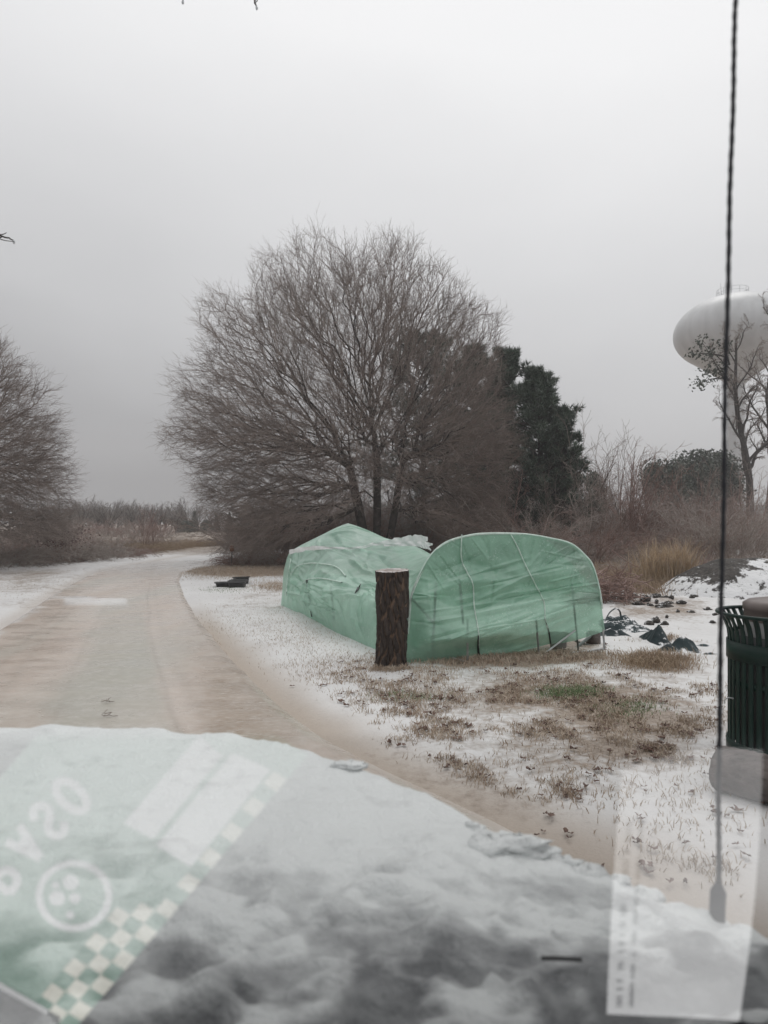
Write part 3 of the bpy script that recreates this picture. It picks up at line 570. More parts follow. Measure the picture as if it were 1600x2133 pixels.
# left of the drive
for i in range(13):
    px = -30+i*24; Y = np.interp(px, [-30, 280, 450], [24, 31, 44])+rng.uniform(-.5, 1.5)
    place('low', (px-800)/F*Y, Y, rng.uniform(1.1, 1.45), 'low arching iced shrub beside the drive on the left', 'shrub', 'low shrubs lining the left side of the drive')
for i in range(24):
    px = -40+i*17; Y = np.interp(px, [-40, 280, 450], [27, 35, 48])+rng.uniform(0, 5)
    place('mid', (px-800)/F*Y, Y, rng.uniform(.7, .95)*(1.1 if px < 260 else .85), 'bare shrub in the second row left of the drive', 'shrub', 'shrubs behind the low ones on the left', i, .8)
for i in range(10):
    px = 255+i*20; Y = np.interp(px, [250, 450], [33, 46])+rng.uniform(-1, 1)
    place('straw', (px-800)/F*Y, Y, rng.uniform(.75, 1.0), 'mound of reddish dry weeds left of the drive in the distance', 'weeds', 'mounds of dry weeds by the drive')
for px in (300, 322): 
    Y = 36; place('tall', (px-800)/F*Y, Y, .62, 'upright bare bush rising over the dry weeds left of the drive', 'shrub', 'upright bushes left of the drive', 0)
# red-leaved shrub
cc = B(); base = G(118, 1172)*[1, 1, 0]; Y0 = base[1]
pts = np.array([P(*q, Y0+rng.normal()*.4) for q in [(rng.normal(118, 26), rng.normal(1118, 14)) for _ in range(1500)]]+[P(rng.normal(132, 4), rng.uniform(1090, 1112), Y0) for _ in range(120)])
cc.add(*leaf_quads(pts[pts[:, 2] > .1], .025, .055)); stem = B()
Sx = np.array([bez(base+rng.normal(size=3)*[.25, .2, 0], base+rng.normal(size=3)*[.4, .3, 0]+[0, 0, .6], P(rng.normal(118, 28), rng.uniform(1095, 1130), Y0), 6) for _ in range(26)]); stem.tubes(Sx, np.broadcast_to(np.linspace(.014, .004, 6), (26, 6)), 4)
root = empty('red_leaved_shrub', base, 'shrub holding dark red leaves among the grey brush left of the drive', 'shrub'); rebase(root, stem.done('stems', M['twig_red']), cc.done('foliage', M['leaf_red'], smooth=False))

# far tree line at the left, each tree a thing
def far_proto(h, w):
    b_ = B(); tb = B(); tr = np.array([[0, 0, h*.45*k/5] for k in range(6)], float)[None]; b_.tubes(tr, np.full((1, 6), .14)*np.linspace(1, .6, 6), 6)
    P1, R1, L1 = spawn(tr, np.full((1, 6), .1), 16, .3, 1., .75, h*.62, 8, .10, (0, 0, .08), .7, .3, .1, .03, .3); b_.tubes(P1, R1, 4)
    P2, R2, L2 = spawn(P1, R1, 9, .2, 1., .6, L1*.4, 5, .12, (0, 0, .02), .6, .5, .4, .018, .2); tb.tubes(P2, R2, 3)
    P3, R3, L3 = spawn(P2, R2, 7, .2, 1., .65, L2*.5, 4, .14, (0, 0, 0), .7, .6, .3, .014, .1); tb.tubes(P3, R3, 3)
    root = empty('far_bare_tree', (0, 0, 0)); t1 = b_.done('trunk', M['limb'], root); t2 = tb.done('crown', M['twig_far'], root); return root
fps = [far_proto(6.4, 6), far_proto(5.6, 6), far_proto(6.8, 7)]
fused = set()
fp_spots = [(60, 95, .8), (95, 100, .85), (150, 88, .78), (185, 95, .92), (205, 84, .85), (235, 100, .85), (262, 92, .8), (290, 100, .85), (318, 96, .72), (345, 105, .75), (368, 110, .6), (388, 110, .95), (428, 112, .9), (505, 120, .85), (540, 118, .85), (580, 115, .9), (20, 90, .85), (125, 82, .72), (170, 78, .7), (225, 76, .66)]+[(px_+rng.uniform(-6, 6), rng.uniform(86, 104), rng.uniform(.62, .8)) for px_ in range(60, 400, 17)]+[(px_+rng.uniform(-6, 6), rng.uniform(120, 135), rng.uniform(.7, 1.0)) for px_ in range(120, 450, 26)]+[(500, 126, .8), (525, 112, .7), (560, 116, .85)]
fp_spots = [q for q in fp_spots if not (396 < q[0] < 492)]+[(412, 122, .9), (436, 128, .8)]
for i, (px, Y, s_) in enumerate(fp_spots):
    p = fps[i % 3]
    if p.name in fused:
        r_ = p.copy(); col.objects.link(r_)
        for ch in list(p.children): c_ = ch.copy(); col.objects.link(c_); c_.parent = r_
    else: r_ = p; fused.add(p.name)
    r_.location = ((px-800)/F*Y, Y, 0); r_.rotation_euler = (0, 0, rng.uniform(0, 6.28)); r_.scale = (s_*1.0, s_*1.0, s_*.80)
    tag(r_, 'hazy bare tree of the far tree line beyond the drive', 'tree', 'trees of the far tree line')

# ------------------------------------------------------------------ buildings
def house(name, px0, px1, ytop, yeave, Y0, label, wall, snow=True, dpt=6):
    x0 = (px0-800)/F*Y0; x1 = (px1-800)/F*Y0; zt = P(0, ytop, Y0)[2]; ze = P(0, yeave, Y0)[2]; xm = (x0+x1)/2
    root = empty(name, (xm, Y0, 0), label, 'building')
    V = [(x0, Y0, 0), (x1, Y0, 0), (x1, Y0, ze), (xm, Y0, zt), (x0, Y0, ze)]; V2 = [(a, b_+dpt, c_) for a, b_, c_ in V]
    b_ = B(); b_.add(V+V2, [(0, 1, 2, 4), (5, 9, 7, 6), (0, 5, 6, 1), (1, 6, 7, 2), (0, 4, 9, 5)], [(2, 3, 4), (7, 9, 8)])
    rb = B(); e = .25
    for (xa, za, xb, zb) in ((x0-e, ze-.1, xm, zt+.06), (xm, zt+.06, x1+e, ze-.1)):
        rb.add([(xa, Y0-.3, za), (xb, Y0-.3, zb), (xb, Y0+dpt+.3, zb), (xa, Y0+dpt+.3, za), (xa, Y0-.3, za+.15), (xb, Y0-.3, zb+.15), (xb, Y0+dpt+.3, zb+.15), (xa, Y0+dpt+.3, za+.15)], [(0, 3, 2, 1), (4, 5, 6, 7), (0, 1, 5, 4), (1, 2, 6, 5), (2, 3, 7, 6), (3, 0, 4, 7)])
    wb = B(); wb.box((x0+.3, Y0-.02, ze*.55), (.35, .06, ze*.3))
    rebase(root, b_.done('wall', wall, smooth=False), rb.done('roof', M['roof_snow'], smooth=False), wb.done('window', M['window'], smooth=False)); return root
house('house', 446, 484, 1068, 1078, 104, 'small white gabled building between two conical evergreens far off', M['wall_white'])
house('house', 495, 530, 1074, 1081, 150, 'far house with a snowy roof behind the left twigs of the huge tree', M['wall_grey'])
# long pale building behind the tall bare trees
Y0 = 78; x0 = (1495-800)/F*Y0; x1 = (1720-800)/F*Y0; zt = P(0, 1052, Y0)[2]; root = empty('metal_building', ((x0+x1)/2, Y0, 0), 'long pale metal building behind the tall bare trees at the right', 'building')
bb = B().box(((x0+x1)/2, Y0+4, zt/2), (x1-x0, 8, zt)); rb = B().box(((x0+x1)/2, Y0+4, zt+.12), (x1-x0+.5, 8.5, .24)); db = B(); db.box((x0+4, Y0-.03, 1.1), (2.4, .06, 2.2))
rebase(root, bb.done('wall', M['wall_grey'], smooth=False), rb.done('roof', M['roof_snow'], smooth=False), db.done('door', M['wall_white'], smooth=False))
# chain-link fence in front of it
Y0 = 66; xs = [(px-800)/F*Y0 for px in range(1460, 1660, 26)]; root = empty('wire_fence', (xs[0], Y0, 0), 'wire fence with thin posts in front of the pale building at the right', 'fence')
ch = []
for x in xs: ch.append(B().tubes(np.array([[x, Y0, 0], [x, Y0, 2.2]]), np.array([.035, .035]), 6, cap=True).done('post', M['steel']))
rl = B()
for z in (.1, 1.15, 2.15): rl.tubes(np.array([[xs[0], Y0, z], [xs[-1], Y0, z]]), np.array([.02, .02]), 4)
ch.append(rl.done('rail', M['steel'])); wm = B()
for k in range(160):
    x = xs[0]+(xs[-1]-xs[0]-2)*k/160
    for d_ in (0, 2): wm.tubes(np.array([[x+d_, Y0, .1], [x+2-d_, Y0, 2.15]]), np.array([.003, .003]), 3)
ch.append(wm.done('wire_mesh', M['steel'])); rebase(root, *ch)

# ------------------------------------------------------------------ water tower
Y0 = 110; sc = Y0/F; tx = (1534-800)*sc; zc = EYE+(HOR-693)*sc; Rr = 123*sc; Hh = 77*sc
root = empty('water_tower', (tx, Y0, 0), 'white spheroid water tower rising above the bare trees at the right', 'water tower')
prof = [(0.001, zc+Hh)]
for k in range(1, 27):
    a = PI/2-k*(PI/2+.72)/26; prof.append((Rr*math.cos(a), zc+Hh*math.sin(a)))
r1, z1 = prof[-1]; r2, z2 = 17*sc, zc-108*sc
for k in range(1, 13):
    u = k/12; prof.append((r1*(1-u)**1.15+r2*(1-(1-u)**1.15), z1+(z2-z1)*u))
prof += [(r2, z2-2), (r2, 8), (r2*1.3, 5), (r2*2.6, .0)]
tk = B().lathe(prof[:40], (tx, Y0, 0), 64); 
split = 27+12
tank = B().lathe(prof[:split+1], (tx, Y0, 0), 72).done('tank', M['tower']); stemo = B().lathe(prof[split:], (tx, Y0, 0), 40).done('stem', M['tower'])
rb = B(); th = np.linspace(0, 2*PI, 49); rx = 30*sc; zr = zc+Hh*math.sqrt(1-(30/123)**2)
for dz in (.55, 1.1): rb.tubes(np.stack([tx-8*sc+rx*np.cos(th), Y0+rx*np.sin(th), 0*th+zr+dz], 1), np.full(49, .03), 4)
for k in range(0, 48, 4): rb.tubes(np.array([[tx-8*sc+rx*math.cos(th[k]), Y0+rx*math.sin(th[k]), zr-.4], [tx-8*sc+rx*math.cos(th[k]), Y0+rx*math.sin(th[k]), zr+1.1]]), np.array([.03, .03]), 4)
ro = rb.done('railing', M['steel'])
an = B().tubes(np.array([P(1504, 622, Y0), P(1501, 590, Y0)]), np.array([.05, .025]), 5).box(P(1505, 618, Y0), (.5, .4, .6)).done('antenna', M['steel'])
rebase(root, tank, stemo, ro, an)

# ------------------------------------------------------------------ collapsed greenhouse
gh = empty('greenhouse', (1.0, 9.5, 0), 'collapsed tunnel greenhouse under a sagging green plastic cover', 'greenhouse')
parts = []
# side cover: columns far -> near, rows left base -> over the crown -> right base
cg = [
 [(585, 1263, 13.36), (588, 1232, 13.35), (591, 1190, 13.3), (604, 1149, 13.3), (662, 1118, 13.45), (725, 1090, 13.6), (790, 1117, 13.8), (850, 1180, 14.1), (862, 1250, 14.2)],
 [(603, 1270, 12.85), (600, 1235, 12.8), (606, 1192, 12.8), (628, 1146, 12.9), (685, 1128, 13.1), (737, 1106, 13.3), (810, 1124, 13.6), (868, 1178, 13.8), (880, 1250, 13.8)],
 [(630, 1281, 12.1), (624, 1240, 12.0), (636, 1203, 12.1), (672, 1142, 12.3), (712, 1138, 12.5), (757, 1136, 12.7), (830, 1128, 13.2), (890, 1170, 13.3), (900, 1250, 13.3)],
 [(662, 1297, 11.2), (652, 1255, 11.1), (642, 1214, 11.3), (700, 1172, 11.5), (745, 1156, 11.7), (790, 1148, 12.0), (852, 1133, 12.5), (905, 1165, 12.6), (915, 1250, 12.6)],
 [(702, 1318, 10.2), (692, 1272, 10.2), (684, 1226, 10.3), (728, 1205, 10.5), (775, 1185, 10.8), (820, 1163, 11.1), (868, 1145, 11.4), (915, 1168, 11.5), (930, 1260, 11.5)],
 [(745, 1338, 9.4), (735, 1290, 9.4), (745, 1240, 9.5), (780, 1222, 9.7), (818, 1198, 9.9), (850, 1175, 10.2), (886, 1158, 10.4), (930, 1175, 10.6), (960, 1270, 10.6)],
 [(798, 1360, 8.62), (792, 1310, 8.7), (806, 1262, 8.8), (836, 1228, 8.9), (860, 1198, 9.0), (880, 1178, 9.2), (905, 1160, 9.4), (950, 1165, 9.6), (990, 1270, 9.8)],
 [(840, 1375, 8.14), (843, 1320, 8.16), (850, 1268, 8.2), (866, 1215, 8.25), (890, 1172, 8.3), (920, 1142, 8.4), (985, 1125, 8.6), (1110, 1130, 8.9), (1200, 1235, 9.1)],
 [(848, 1378, 8.04), (850, 1322, 8.04), (856, 1262, 8.06), (868, 1208, 8.1), (892, 1165, 8.14), (922, 1135, 8.2), (985, 1117, 8.3), (1130, 1119, 8.6), (1248, 1235, 8.83)],
]
ctrl = np.array([[P(*q) for q in c_] for c_ in cg])
NU, NV = 300, 250
def bilin(c, nr, nc):
    ti = np.linspace(0, c.shape[0]-1, nr); tj = np.linspace(0, c.shape[1]-1, nc); i = np.minimum(ti.astype(int), c.shape[0]-2); j = np.minimum(tj.astype(int), c.shape[1]-2); fi = (ti-i)[:, None, None]; fj = (tj-j)[None, :, None]
    return (c[i][:, j]*(1-fi)+c[i+1][:, j]*fi)*(1-fj)+(c[i][:, j+1]*(1-fi)+c[i+1][:, j+1]*fi)*fj
cov = .55*bilin(ctrl, NU, NV)+.45*patch(ctrl, NU, NV); nn_ = normals(cov)
U, Vv = np.meshgrid(np.linspace(0, 1, NU), np.linspace(0, 1, NV), indexing='ij')
def creases(X, Y, segs):
    h = 0*X
    for x0, y0, x1, y1, w0, a0 in segs:
        dx, dy = x1-x0, y1-y0; L2_ = dx*dx+dy*dy; t_ = ((X-x0)*dx+(Y-y0)*dy)/L2_; d_ = np.abs((X-x0)*dy-(Y-y0)*dx)/math.sqrt(L2_)
        d_ = d_+.25*w0*(vn(t_*9+x0, t_*0+y0*3)-.5)
        h = h+a0*np.clip(1-d_/w0, 0, 1)**1.3*sst(-.05, .25, t_)*sst(1.05, .7, t_)
    return h
rc = np.random.default_rng(11); sg = []
for (pu, pv, n_, r0_, r1_, am) in ((.02, .5, 16, .02, .38, .035), (.36, .24, 16, .02, .22, .035), (.13, .30, 12, .02, .2, .03), (.60, .30, 10, .03, .25, .03), (.98, .45, 14, .03, .35, .03), (.30, .62, 10, .03, .25, .03)):
    for k in range(n_):
        a_ = rc.uniform(0, 2*PI); r1r = rc.uniform(.5, 1)*r1_; sg.append((pu+r0_*math.cos(a_), pv+r0_*math.sin(a_), pu+r1r*math.cos(a_), pv+r1r*math.sin(a_), rc.uniform(.007, .02), am*rc.uniform(.3, 1)*rc.choice([1, 1, -1])))
for k in range(34):   # sheets hanging down the side in long folds
    u0 = rc.uniform(.02, .95); v0 = rc.uniform(0, .1); sg.append((u0, v0, u0+rc.normal()*.07, rc.uniform(.22, .42), rc.uniform(.006, .018), rc.uniform(.02, .06)*rc.choice([1, -1])))
for k in range(40):   # sags between the hoops
    u0 = rc.uniform(.02, .7); v0 = rc.uniform(.1, .6); sg.append((u0, v0, u0+rc.uniform(.1, .3), v0+rc.normal()*.06, rc.uniform(.008, .03), rc.uniform(.02, .065)*rc.choice([1, -1])))
em = sst(0, .04, U)*sst(1.0, .90, U)
cov = cov+nn_*((creases(U, Vv, sg)+.05*(fbm(U*5, Vv*4, 3)-.5))*em)[..., None]
cov[..., 2] = np.maximum(cov[..., 2], -.01); nn_ = normals(cov)
cpx = 800+F*cov[..., 0]/cov[..., 1]; cpy = HOR+(EYE-cov[..., 2])*F/cov[..., 1]
def cvp(x, y, off=.03):
    d_ = (cpx-x)**2+(cpy-y)**2; msk = d_ < max(9.0, d_.min()*1.2); k = np.argmin(np.where(msk, cov[..., 1], 1e9)); return P(x, y, float(cov[..., 1].ravel()[k])-off)
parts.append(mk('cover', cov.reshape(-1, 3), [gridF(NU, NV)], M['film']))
# end wall
tp = [(849, 1320), (852, 1290), (857, 1245), (874, 1199), (898, 1157), (930, 1130), (972, 1117), (1011, 1112), (1090, 1113), (1147, 1122), (1189, 1133), (1216, 1155), (1235, 1180), (1249, 1231), (1254, 1268)]
bt = [(847, 1377), (852, 1379), (862, 1379), (876, 1378), (905, 1376), (940, 1373), (976, 1370), (1022, 1365), (1083, 1357), (1143, 1342), (1180, 1338), (1210, 1331), (1235, 1323), (1252, 1317), (1260, 1312)]
foldx = [840, 905, 1010, 1130, 1250, 1262]; foldy = [1335, 1333, 1322, 1287, 1225, 1220]
def wall_Y(x, y):
    base = 8.02+(x-847)/412*.77
    fy = np.interp(x, foldx, foldy)
    side = sst(848, 900, x)*sst(1262, 1200, x)
    up = np.exp(-np.clip(fy-y, 0, None)/70.0)*(y <= fy)+np.exp(-((y-fy)/24.0)**2)*(y > fy)
    f2 = np.interp(x, [840, 950, 1100, 1250], [1258, 1215, 1205, 1180])
    r2 = np.exp(-((y-f2)/16.0)**2)
    f3 = 1145+.35*(x-900); r3 = np.exp(-((y-f3)/14.0)**2)*sst(930, 980, x)*sst(1220, 1150, x)
    return base-side*(.24*up+.08*r2-.06*r3)+.06*side*np.exp(-((y-1345)/14.0)**2)
NW, NH = 320, 250
tpd = smooth_poly(tp, NW); btd = smooth_poly(bt, NW); vv = np.linspace(0, 1, NH)[:, None]
PX = tpd[None, :, 0]*(1-vv)+btd[None, :, 0]*vv; PY = tpd[None, :, 1]*(1-vv)+btd[None, :, 1]*vv
edge_in = sst(0, .05, vv)*sst(0, .03, np.linspace(0, 1, NW))[None]*sst(1, .97, np.linspace(0, 1, NW))[None]
sg = []
for k in range(46):   # diagonal tension folds rising to the right
    x0 = rc.uniform(870, 1160); y0 = rc.uniform(1180, 1365); L_ = rc.uniform(50, 210); sl_ = -rc.uniform(.12, .55); sg.append((x0, y0, x0+L_, y0+L_*sl_, rc.uniform(3, 11), rc.uniform(.012, .045)*rc.choice([1, 1, -1])))
for k in range(34):   # short folds pulled from the hoop
    i_ = rc.integers(20, NW-20); x0, y0 = tpd[i_]; a_ = math.atan2(1260-y0, 1050-x0)+rc.normal()*.35; L_ = rc.uniform(30, 110); sg.append((x0, y0, x0+L_*math.cos(a_), y0+L_*math.sin(a_), rc.uniform(2.5, 7), rc.uniform(.008, .025)*rc.choice([1, -1])))
for k in range(14):
    x0 = rc.uniform(880, 1240); y0 = rc.uniform(1120, 1200); sg.append((x0, y0, x0+rc.normal()*30, y0+rc.uniform(60, 150), rc.uniform(3, 8), rc.uniform(.006, .02)*rc.choice([1, -1])))
Yd = wall_Y(PX, PY)-edge_in*(creases(PX, PY, sg)+.05*(fbm(PX/70, PY/50, 3)-.5))
W3 = np.stack([(PX-800)/F*Yd, Yd, EYE-(PY-HOR)/F*Yd], -1)
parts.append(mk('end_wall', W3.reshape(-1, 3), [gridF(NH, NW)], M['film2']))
def wp(x, y, off=-.03): k = np.argmin((PX-x)**2+(PY-y)**2); return P(x, y, float(Yd.ravel()[k])-.022)
def line(pts, n): return smooth_poly(pts, n)
for pts in ([(962, 1113), (961, 1162), (972, 1190), (985, 1217), (988, 1264), (997, 1319), (997, 1365)], [(1064, 1113), (1078, 1139), (1092, 1171), (1115, 1217), (1133, 1254), (1136, 1291), (1145, 1322)]):
    q = line(pts, 46); b_ = B(); b_.tubes(np.array([wp(x, y, -.075) for x, y in q]), np.full(46, .0075), 6); parts.append(b_.done('zipper', M['cord']))
b_ = B(); q = line([(997, 1319), (996, 1345), (998, 1368)], 10); b_.tubes(np.array([wp(x, y, -.085) for x, y in q]), np.linspace(.006, .018, 10), 6); q = line([(1137, 1295), (1144, 1318), (1147, 1340)], 8); parts.append(b_.done('door_gap', M['black']))
b_ = B(); b_.tubes(np.array([wp(x, y, -.085) for x, y in q]), np.linspace(.005, .012, 8), 6); parts.append(b_.done('door_gap', M['black']))
# near hoop pipe, following the outline
q = smooth_poly(tp, 60); b_ = B(); b_.tubes(np.array([P(x, y, 8.02+(x-847)/412*.77) for x, y in q]), np.full(60, .016), 8); parts.append(b_.done('hoop', M['cord']))
def pole(pts, Ys, r, m, name='pole', n=2):
    q = np.array([P(x, y, Y) for (x, y), Y in zip(pts, Ys)]); b_ = B(); b_.tubes(q, np.full(len(q), r), 8, cap=True); parts.append(b_.done(name, m))
pole([(1254, 1290), (1260, 1357)], [8.80, 8.78], .013, M['steel'])
pole([(1129, 1368), (1257, 1352)], [8.42, 8.77], .014, M['steel'], 'base_rail')
pole([(1124, 1369), (1198, 1313)], [8.45, 8.66], .012, M['steel'], 'brace')
pole([(1117, 1290), (1123, 1370)], [8.46, 8.42], .012, M['steel'])
pole([(847, 1345), (974, 1379)], [8.55, 8.08], .012, M['steel'], 'base_rail')
pole([(974, 1290), (974, 1380)], [8.20, 8.08], .012, M['steel'])
pole([(974, 1379), (1129, 1368)], [8.08, 8.42], .013, M['steel'], 'base_rail')
pole([(908, 1212), (901, 1375)], [8.35, 8.2], .015, M['pipe_dark'])
pole([(958, 1214), (965, 1300)], [8.40, 8.38], .015, M['pipe_dark'])
pole([(1191, 1214), (1205, 1357)], [8.78, 8.80], .013, M['pipe_dark'])
pole([(856, 1245), (902, 1296)], [8.30, 8.35], .013, M['pipe_dark'], 'brace')
pole([(920, 1310), (967, 1366)], [8.35, 8.25], .011, M['pipe_dark'], 'brace')
pole([(1180, 1366), (1230, 1325)], [8.9, 9.2], .02, M['pipe_dark'], 'brace')
pole([(1198, 1335), (1250, 1352)], [9.3, 9.0], .012, M['pipe_dark'], 'base_rail')
pole([(689, 1217), (699, 1318)], [10.62, 10.34], .016, M['pipe_dark'])
pole([(639, 1208), (650, 1285)], [11.5, 11.4], .016, M['pipe_dark'])
# hoops pressing through the cover
for pl_ in ([(606, 1196), (620, 1179), (652, 1173), (699, 1180), (720, 1200)], [(632, 1215), (641, 1207), (671, 1205), (712, 1213)], [(596, 1240), (600, 1200), (606, 1165)]):
    q = smooth_poly(pl_, 30); b_ = B(); pts = np.array([cvp(x, y, .015) for x, y in q]); pts[1:-1] = (pts[:-2]+pts[1:-1]+pts[2:])/3; b_.tubes(pts, np.full(30, .011), 6); parts.append(b_.done('hoop', M['cord']))
# white film strips
def ribbon(pts, wd, Ys, name, m, n=60, thick=.004):
    q2 = smooth_poly(pts, n); q = np.array([cvp(x, y, .05) for x, y in q2]) if Ys is None else smooth_poly([P(x, y, Y) for (x, y), Y in zip(pts, Ys)], n)
    if Ys is None:
        for _ in range(3): q[1:-1] = (q[:-2]+q[1:-1]+q[2:])/3
    t_ = np.linspace(0, 1, n); ws = np.interp(t_, np.linspace(0, 1, len(wd)), wd)
    ws = ws*(.8+.5*vn(t_*23, t_*0+1)); z = np.array([0, 0, 1.0]); R_ = []
    for j, e in enumerate((-.5, -.17, .17, .5)): R_.append(q+z*(ws*e)[:, None]+np.array([0, -.02, 0])*(1+.6*np.sin(t_*31+j*1.7))[:, None])
    A_ = np.stack(R_, 1); Bk = A_+[0, thick, 0]; V_ = np.concatenate([A_.reshape(-1, 3), Bk.reshape(-1, 3)]); f = gridF(n, 4); f2 = f[:, ::-1]+4*n
    parts.append(mk(name, V_, [np.concatenate([f, f2])], m))
ribbon([(603, 1150), (625, 1145), (665, 1141), (710, 1142), (748, 1141), (778, 1133)], [.10, .08, .06, .04, .04, .06], None, 'white_strip', M['white_strip'])
ribbon([(775, 1134), (810, 1131), (838, 1128), (865, 1124), (891, 1123)], [.04, .10, .17, .17, .07], [12.2, 12.3, 12.4, 12.3, 12.0], 'white_strip', M['white_strip'])
ribbon([(800, 1136), (850, 1133), (880, 1134), (901, 1134)], [.03, .07, .10, .03], [12.1, 12.0, 11.9, 11.8], 'white_strip', M['white_strip'])
ribbon([(876, 1138), (890, 1140), (898, 1146)], [.05, .06, .02], [11.6, 11.5, 11.4], 'white_strip', M['white_strip'])
# tear in the side
b_ = B(); b_.tubes(np.array([cvp(x, y, .02) for x, y in line([(739, 1237), (746, 1226), (752, 1216)], 8)]), np.array([.002, .010, .016, .018, .018, .014, .008, .002]), 5); parts.append(b_.done('tear', M['black']))
rebase(gh, *parts)
# things standing inside under the raised hem
c0 = P(1163, 1362, 8.95); c0[2] = 0.0
root = empty('bucket', c0, 'pale bucket with an orange brown rim under the raised hem of the greenhouse', 'bucket')
b_ = B().lathe([(.001, .01), (.10, .01), (.122, .16), (.124, .17), (.117, .17), (.10, .03), (.001, .03)], c0, 28); r_ = B().lathe([(.125, .155), (.131, .155), (.131, .185), (.118, .185), (.118, .172)], c0, 28)
rebase(root, b_.done('body', M['bucket']), r_.done('rim', M['rust']))
c0 = P(1236, 1350, 9.3); c0[2] = 0
b_ = B(); b_.lathe([(.001, .0), (.095, 0), (.09, .1), (.085, .135), (.06, .155), (.001, .16)], c0, 20); tag(origin_to(b_.done('log_round', M['log']), c0), 'short dark log round just inside the right corner of the greenhouse', 'log')

# ------------------------------------------------------------------ stump post in front
Y0 = 7.86; bx = (814-800)/F*Y0; tx_ = (817-800)/F*Y0; zt = P(0, 1188, Y0)[2]
nz_, na = 260, 220; Zt = np.linspace(-.03, zt, nz_)[:, None]; Th = np.linspace(0, 2*PI, na, endpoint=False)[None]
u = Zt/zt; rad = .168+.022*u+.020*np.exp(-u/.05)
s1 = np.abs(((Th*11/PI/1.0+ .9*np.sin(Zt*9+Th*2)+1.3*fbm(Th*3, Zt*5, 3)) % 2)-1)
s2 = np.abs(((Th*11/PI/1.0- .9*np.sin(Zt*10+Th*3+1)+1.2*fbm(Th*3+9, Zt*5, 3)) % 2)-1)
fur = np.minimum(s1, s2); per = fbm(np.cos(Th)*9+20, Zt*14+np.sin(Th)*9, 4)
rad = rad+.030*(sst(0, .5, fur)-1)+.02*(per-.5)+.0*Zt
cx = bx+(tx_-bx)*u+.008*np.sin(Zt*3)
Vst = np.stack([cx+rad*np.cos(Th), Y0+rad*np.sin(Th)+.0*Zt, Zt+.012*np.sin(Th*1+.5)*u+.006*(fbm(Th*6, Zt*0, 2)-.5)*(u > .98)+0*Th], -1)
root = empty('tree_stump', (bx, Y0, 0), 'upright cut trunk section with deeply furrowed bark before the greenhouse', 'stump')
st = mk('bark', Vst.reshape(-1, 3), [gridF(nz_, na, True)], M['bark'], attrs={'fur': .9*sst(.30, .05, fur)*sst(.35, .55, per)+0*rad})
top = Vst[-1]; cen = top.mean(0); rings = [cen+(top-cen)*k+[0, 0, .012*(1-k)] for k in (.99, .8, .5, .2, .02)]; Vt = np.concatenate([r_*1.0 for r_ in rings]); Vt[:, 2] += .004*rng.normal(size=len(Vt))*.5
tpm = mk('cut_top', Vt, [gridF(5, na, True)], M['cutwood']); rebase(root, st, tpm)

# ------------------------------------------------------------------ soil heap, clods, tarp, brush pile
def hfield(name, x0, x1, y0, y1, nx, ny, hf, m, valf):
    X, Y = np.meshgrid(np.linspace(x0, x1, nx), np.linspace(y0, y1, ny)); Z = hf(X, Y); return mk(name, np.stack([X, Y, Z], -1).reshape(-1, 3), [gridF(ny, nx)], m, attrs={'val': valf(X, Y, Z)})
cM = P(1535, 1235, 15.5)
def mh(X, Y):
    d = np.hypot((X-cM[0])/np.where(X > cM[0], 4.5, 1.75), (Y-15.6)/1.5); h = .80*np.clip(1-d**1.8, -.3, 1)
    h += .30*np.exp(-(((X-cM[0]-2.6)/1.3)**2+((Y-15.9)/1.0)**2)); return h*(1+.0*X)+.16*(fbm(X*2.3, Y*2.3, 5)-.5)*sst(-.2, .25, h)-.05
mo = hfield('soil_heap', cM[0]-2.6, cM[0]+5, 13.6, 17.6, 190, 130, mh, M['mound'], lambda X, Y, Z: .36+.46*sst(.20, .50, Z)*sst(.28, .50, fbm(X*1.6+3, Y*1.6, 4)))
tag(origin_to(mo, (cM[0], 15.6, 0)), 'heap of dark soil dusted with snow behind the tarp', 'soil heap')
def clod(c, s, m, name, label, cat, group, seed):
    n1, n2 = 14, 20; a = np.linspace(0, PI, n1)[:, None]; t_ = np.linspace(0, 2*PI, n2, endpoint=False)[None]
    r = 1+1.3*(fbm(a*2.4+seed, np.sin(t_)*2.2+np.cos(t_)*1.9+seed*3, 4)-.5)
    V_ = np.stack([r*np.sin(a)*np.cos(t_)*s[0], r*np.sin(a)*np.sin(t_)*s[1], r*np.cos(a)*s[2]+0*t_], -1).reshape(-1, 3)
    o = mk(name, V_, [gridF(n1, n2, True)[:, ::-1]], m, attrs={'val': np.full(len(V_), -.35 if m is M['sleet'] else (.66 if m is M['mound'] else .1))}); o.location = c; tag(o, label, cat, group); return o
gh_z = lambda x, y: float(ground_h(np.array([x]), np.array([y]))[0][0])
for i, (px, py, w_, h_) in enumerate([(1318, 1248, 34, 14), (1345, 1255, 26, 10), (1368, 1250, 40, 12), (1392, 1259, 34, 12), (1385, 1268, 36, 9), (1420, 1262, 22, 7), (1330, 1262, 30, 9), (1300, 1252, 26, 10), (1366, 1296, 22, 10), (1385, 1300, 18, 8), (1440, 1276, 18, 5), (1475, 1270, 20, 6), (1352, 1300, 22, 9), (1460, 1245, 16, 6), (1490, 1285, 14, 5)]+[(rng.normal(1375, 55), rng.uniform(1246, 1300), rng.uniform(7, 18), rng.uniform(3, 8)) for _ in range(14)]):
    c = G(px, py); s_ = c[1]/F/2; clod((c[0], c[1], gh_z(c[0], c[1])+.01), (w_*s_*.8, w_*s_*.8, h_*s_*1.5), M['mound'], 'soil_clod', 'dark clod of soil lying in the snow beyond the tarp', 'clod', 'soil clods in the snow', i)
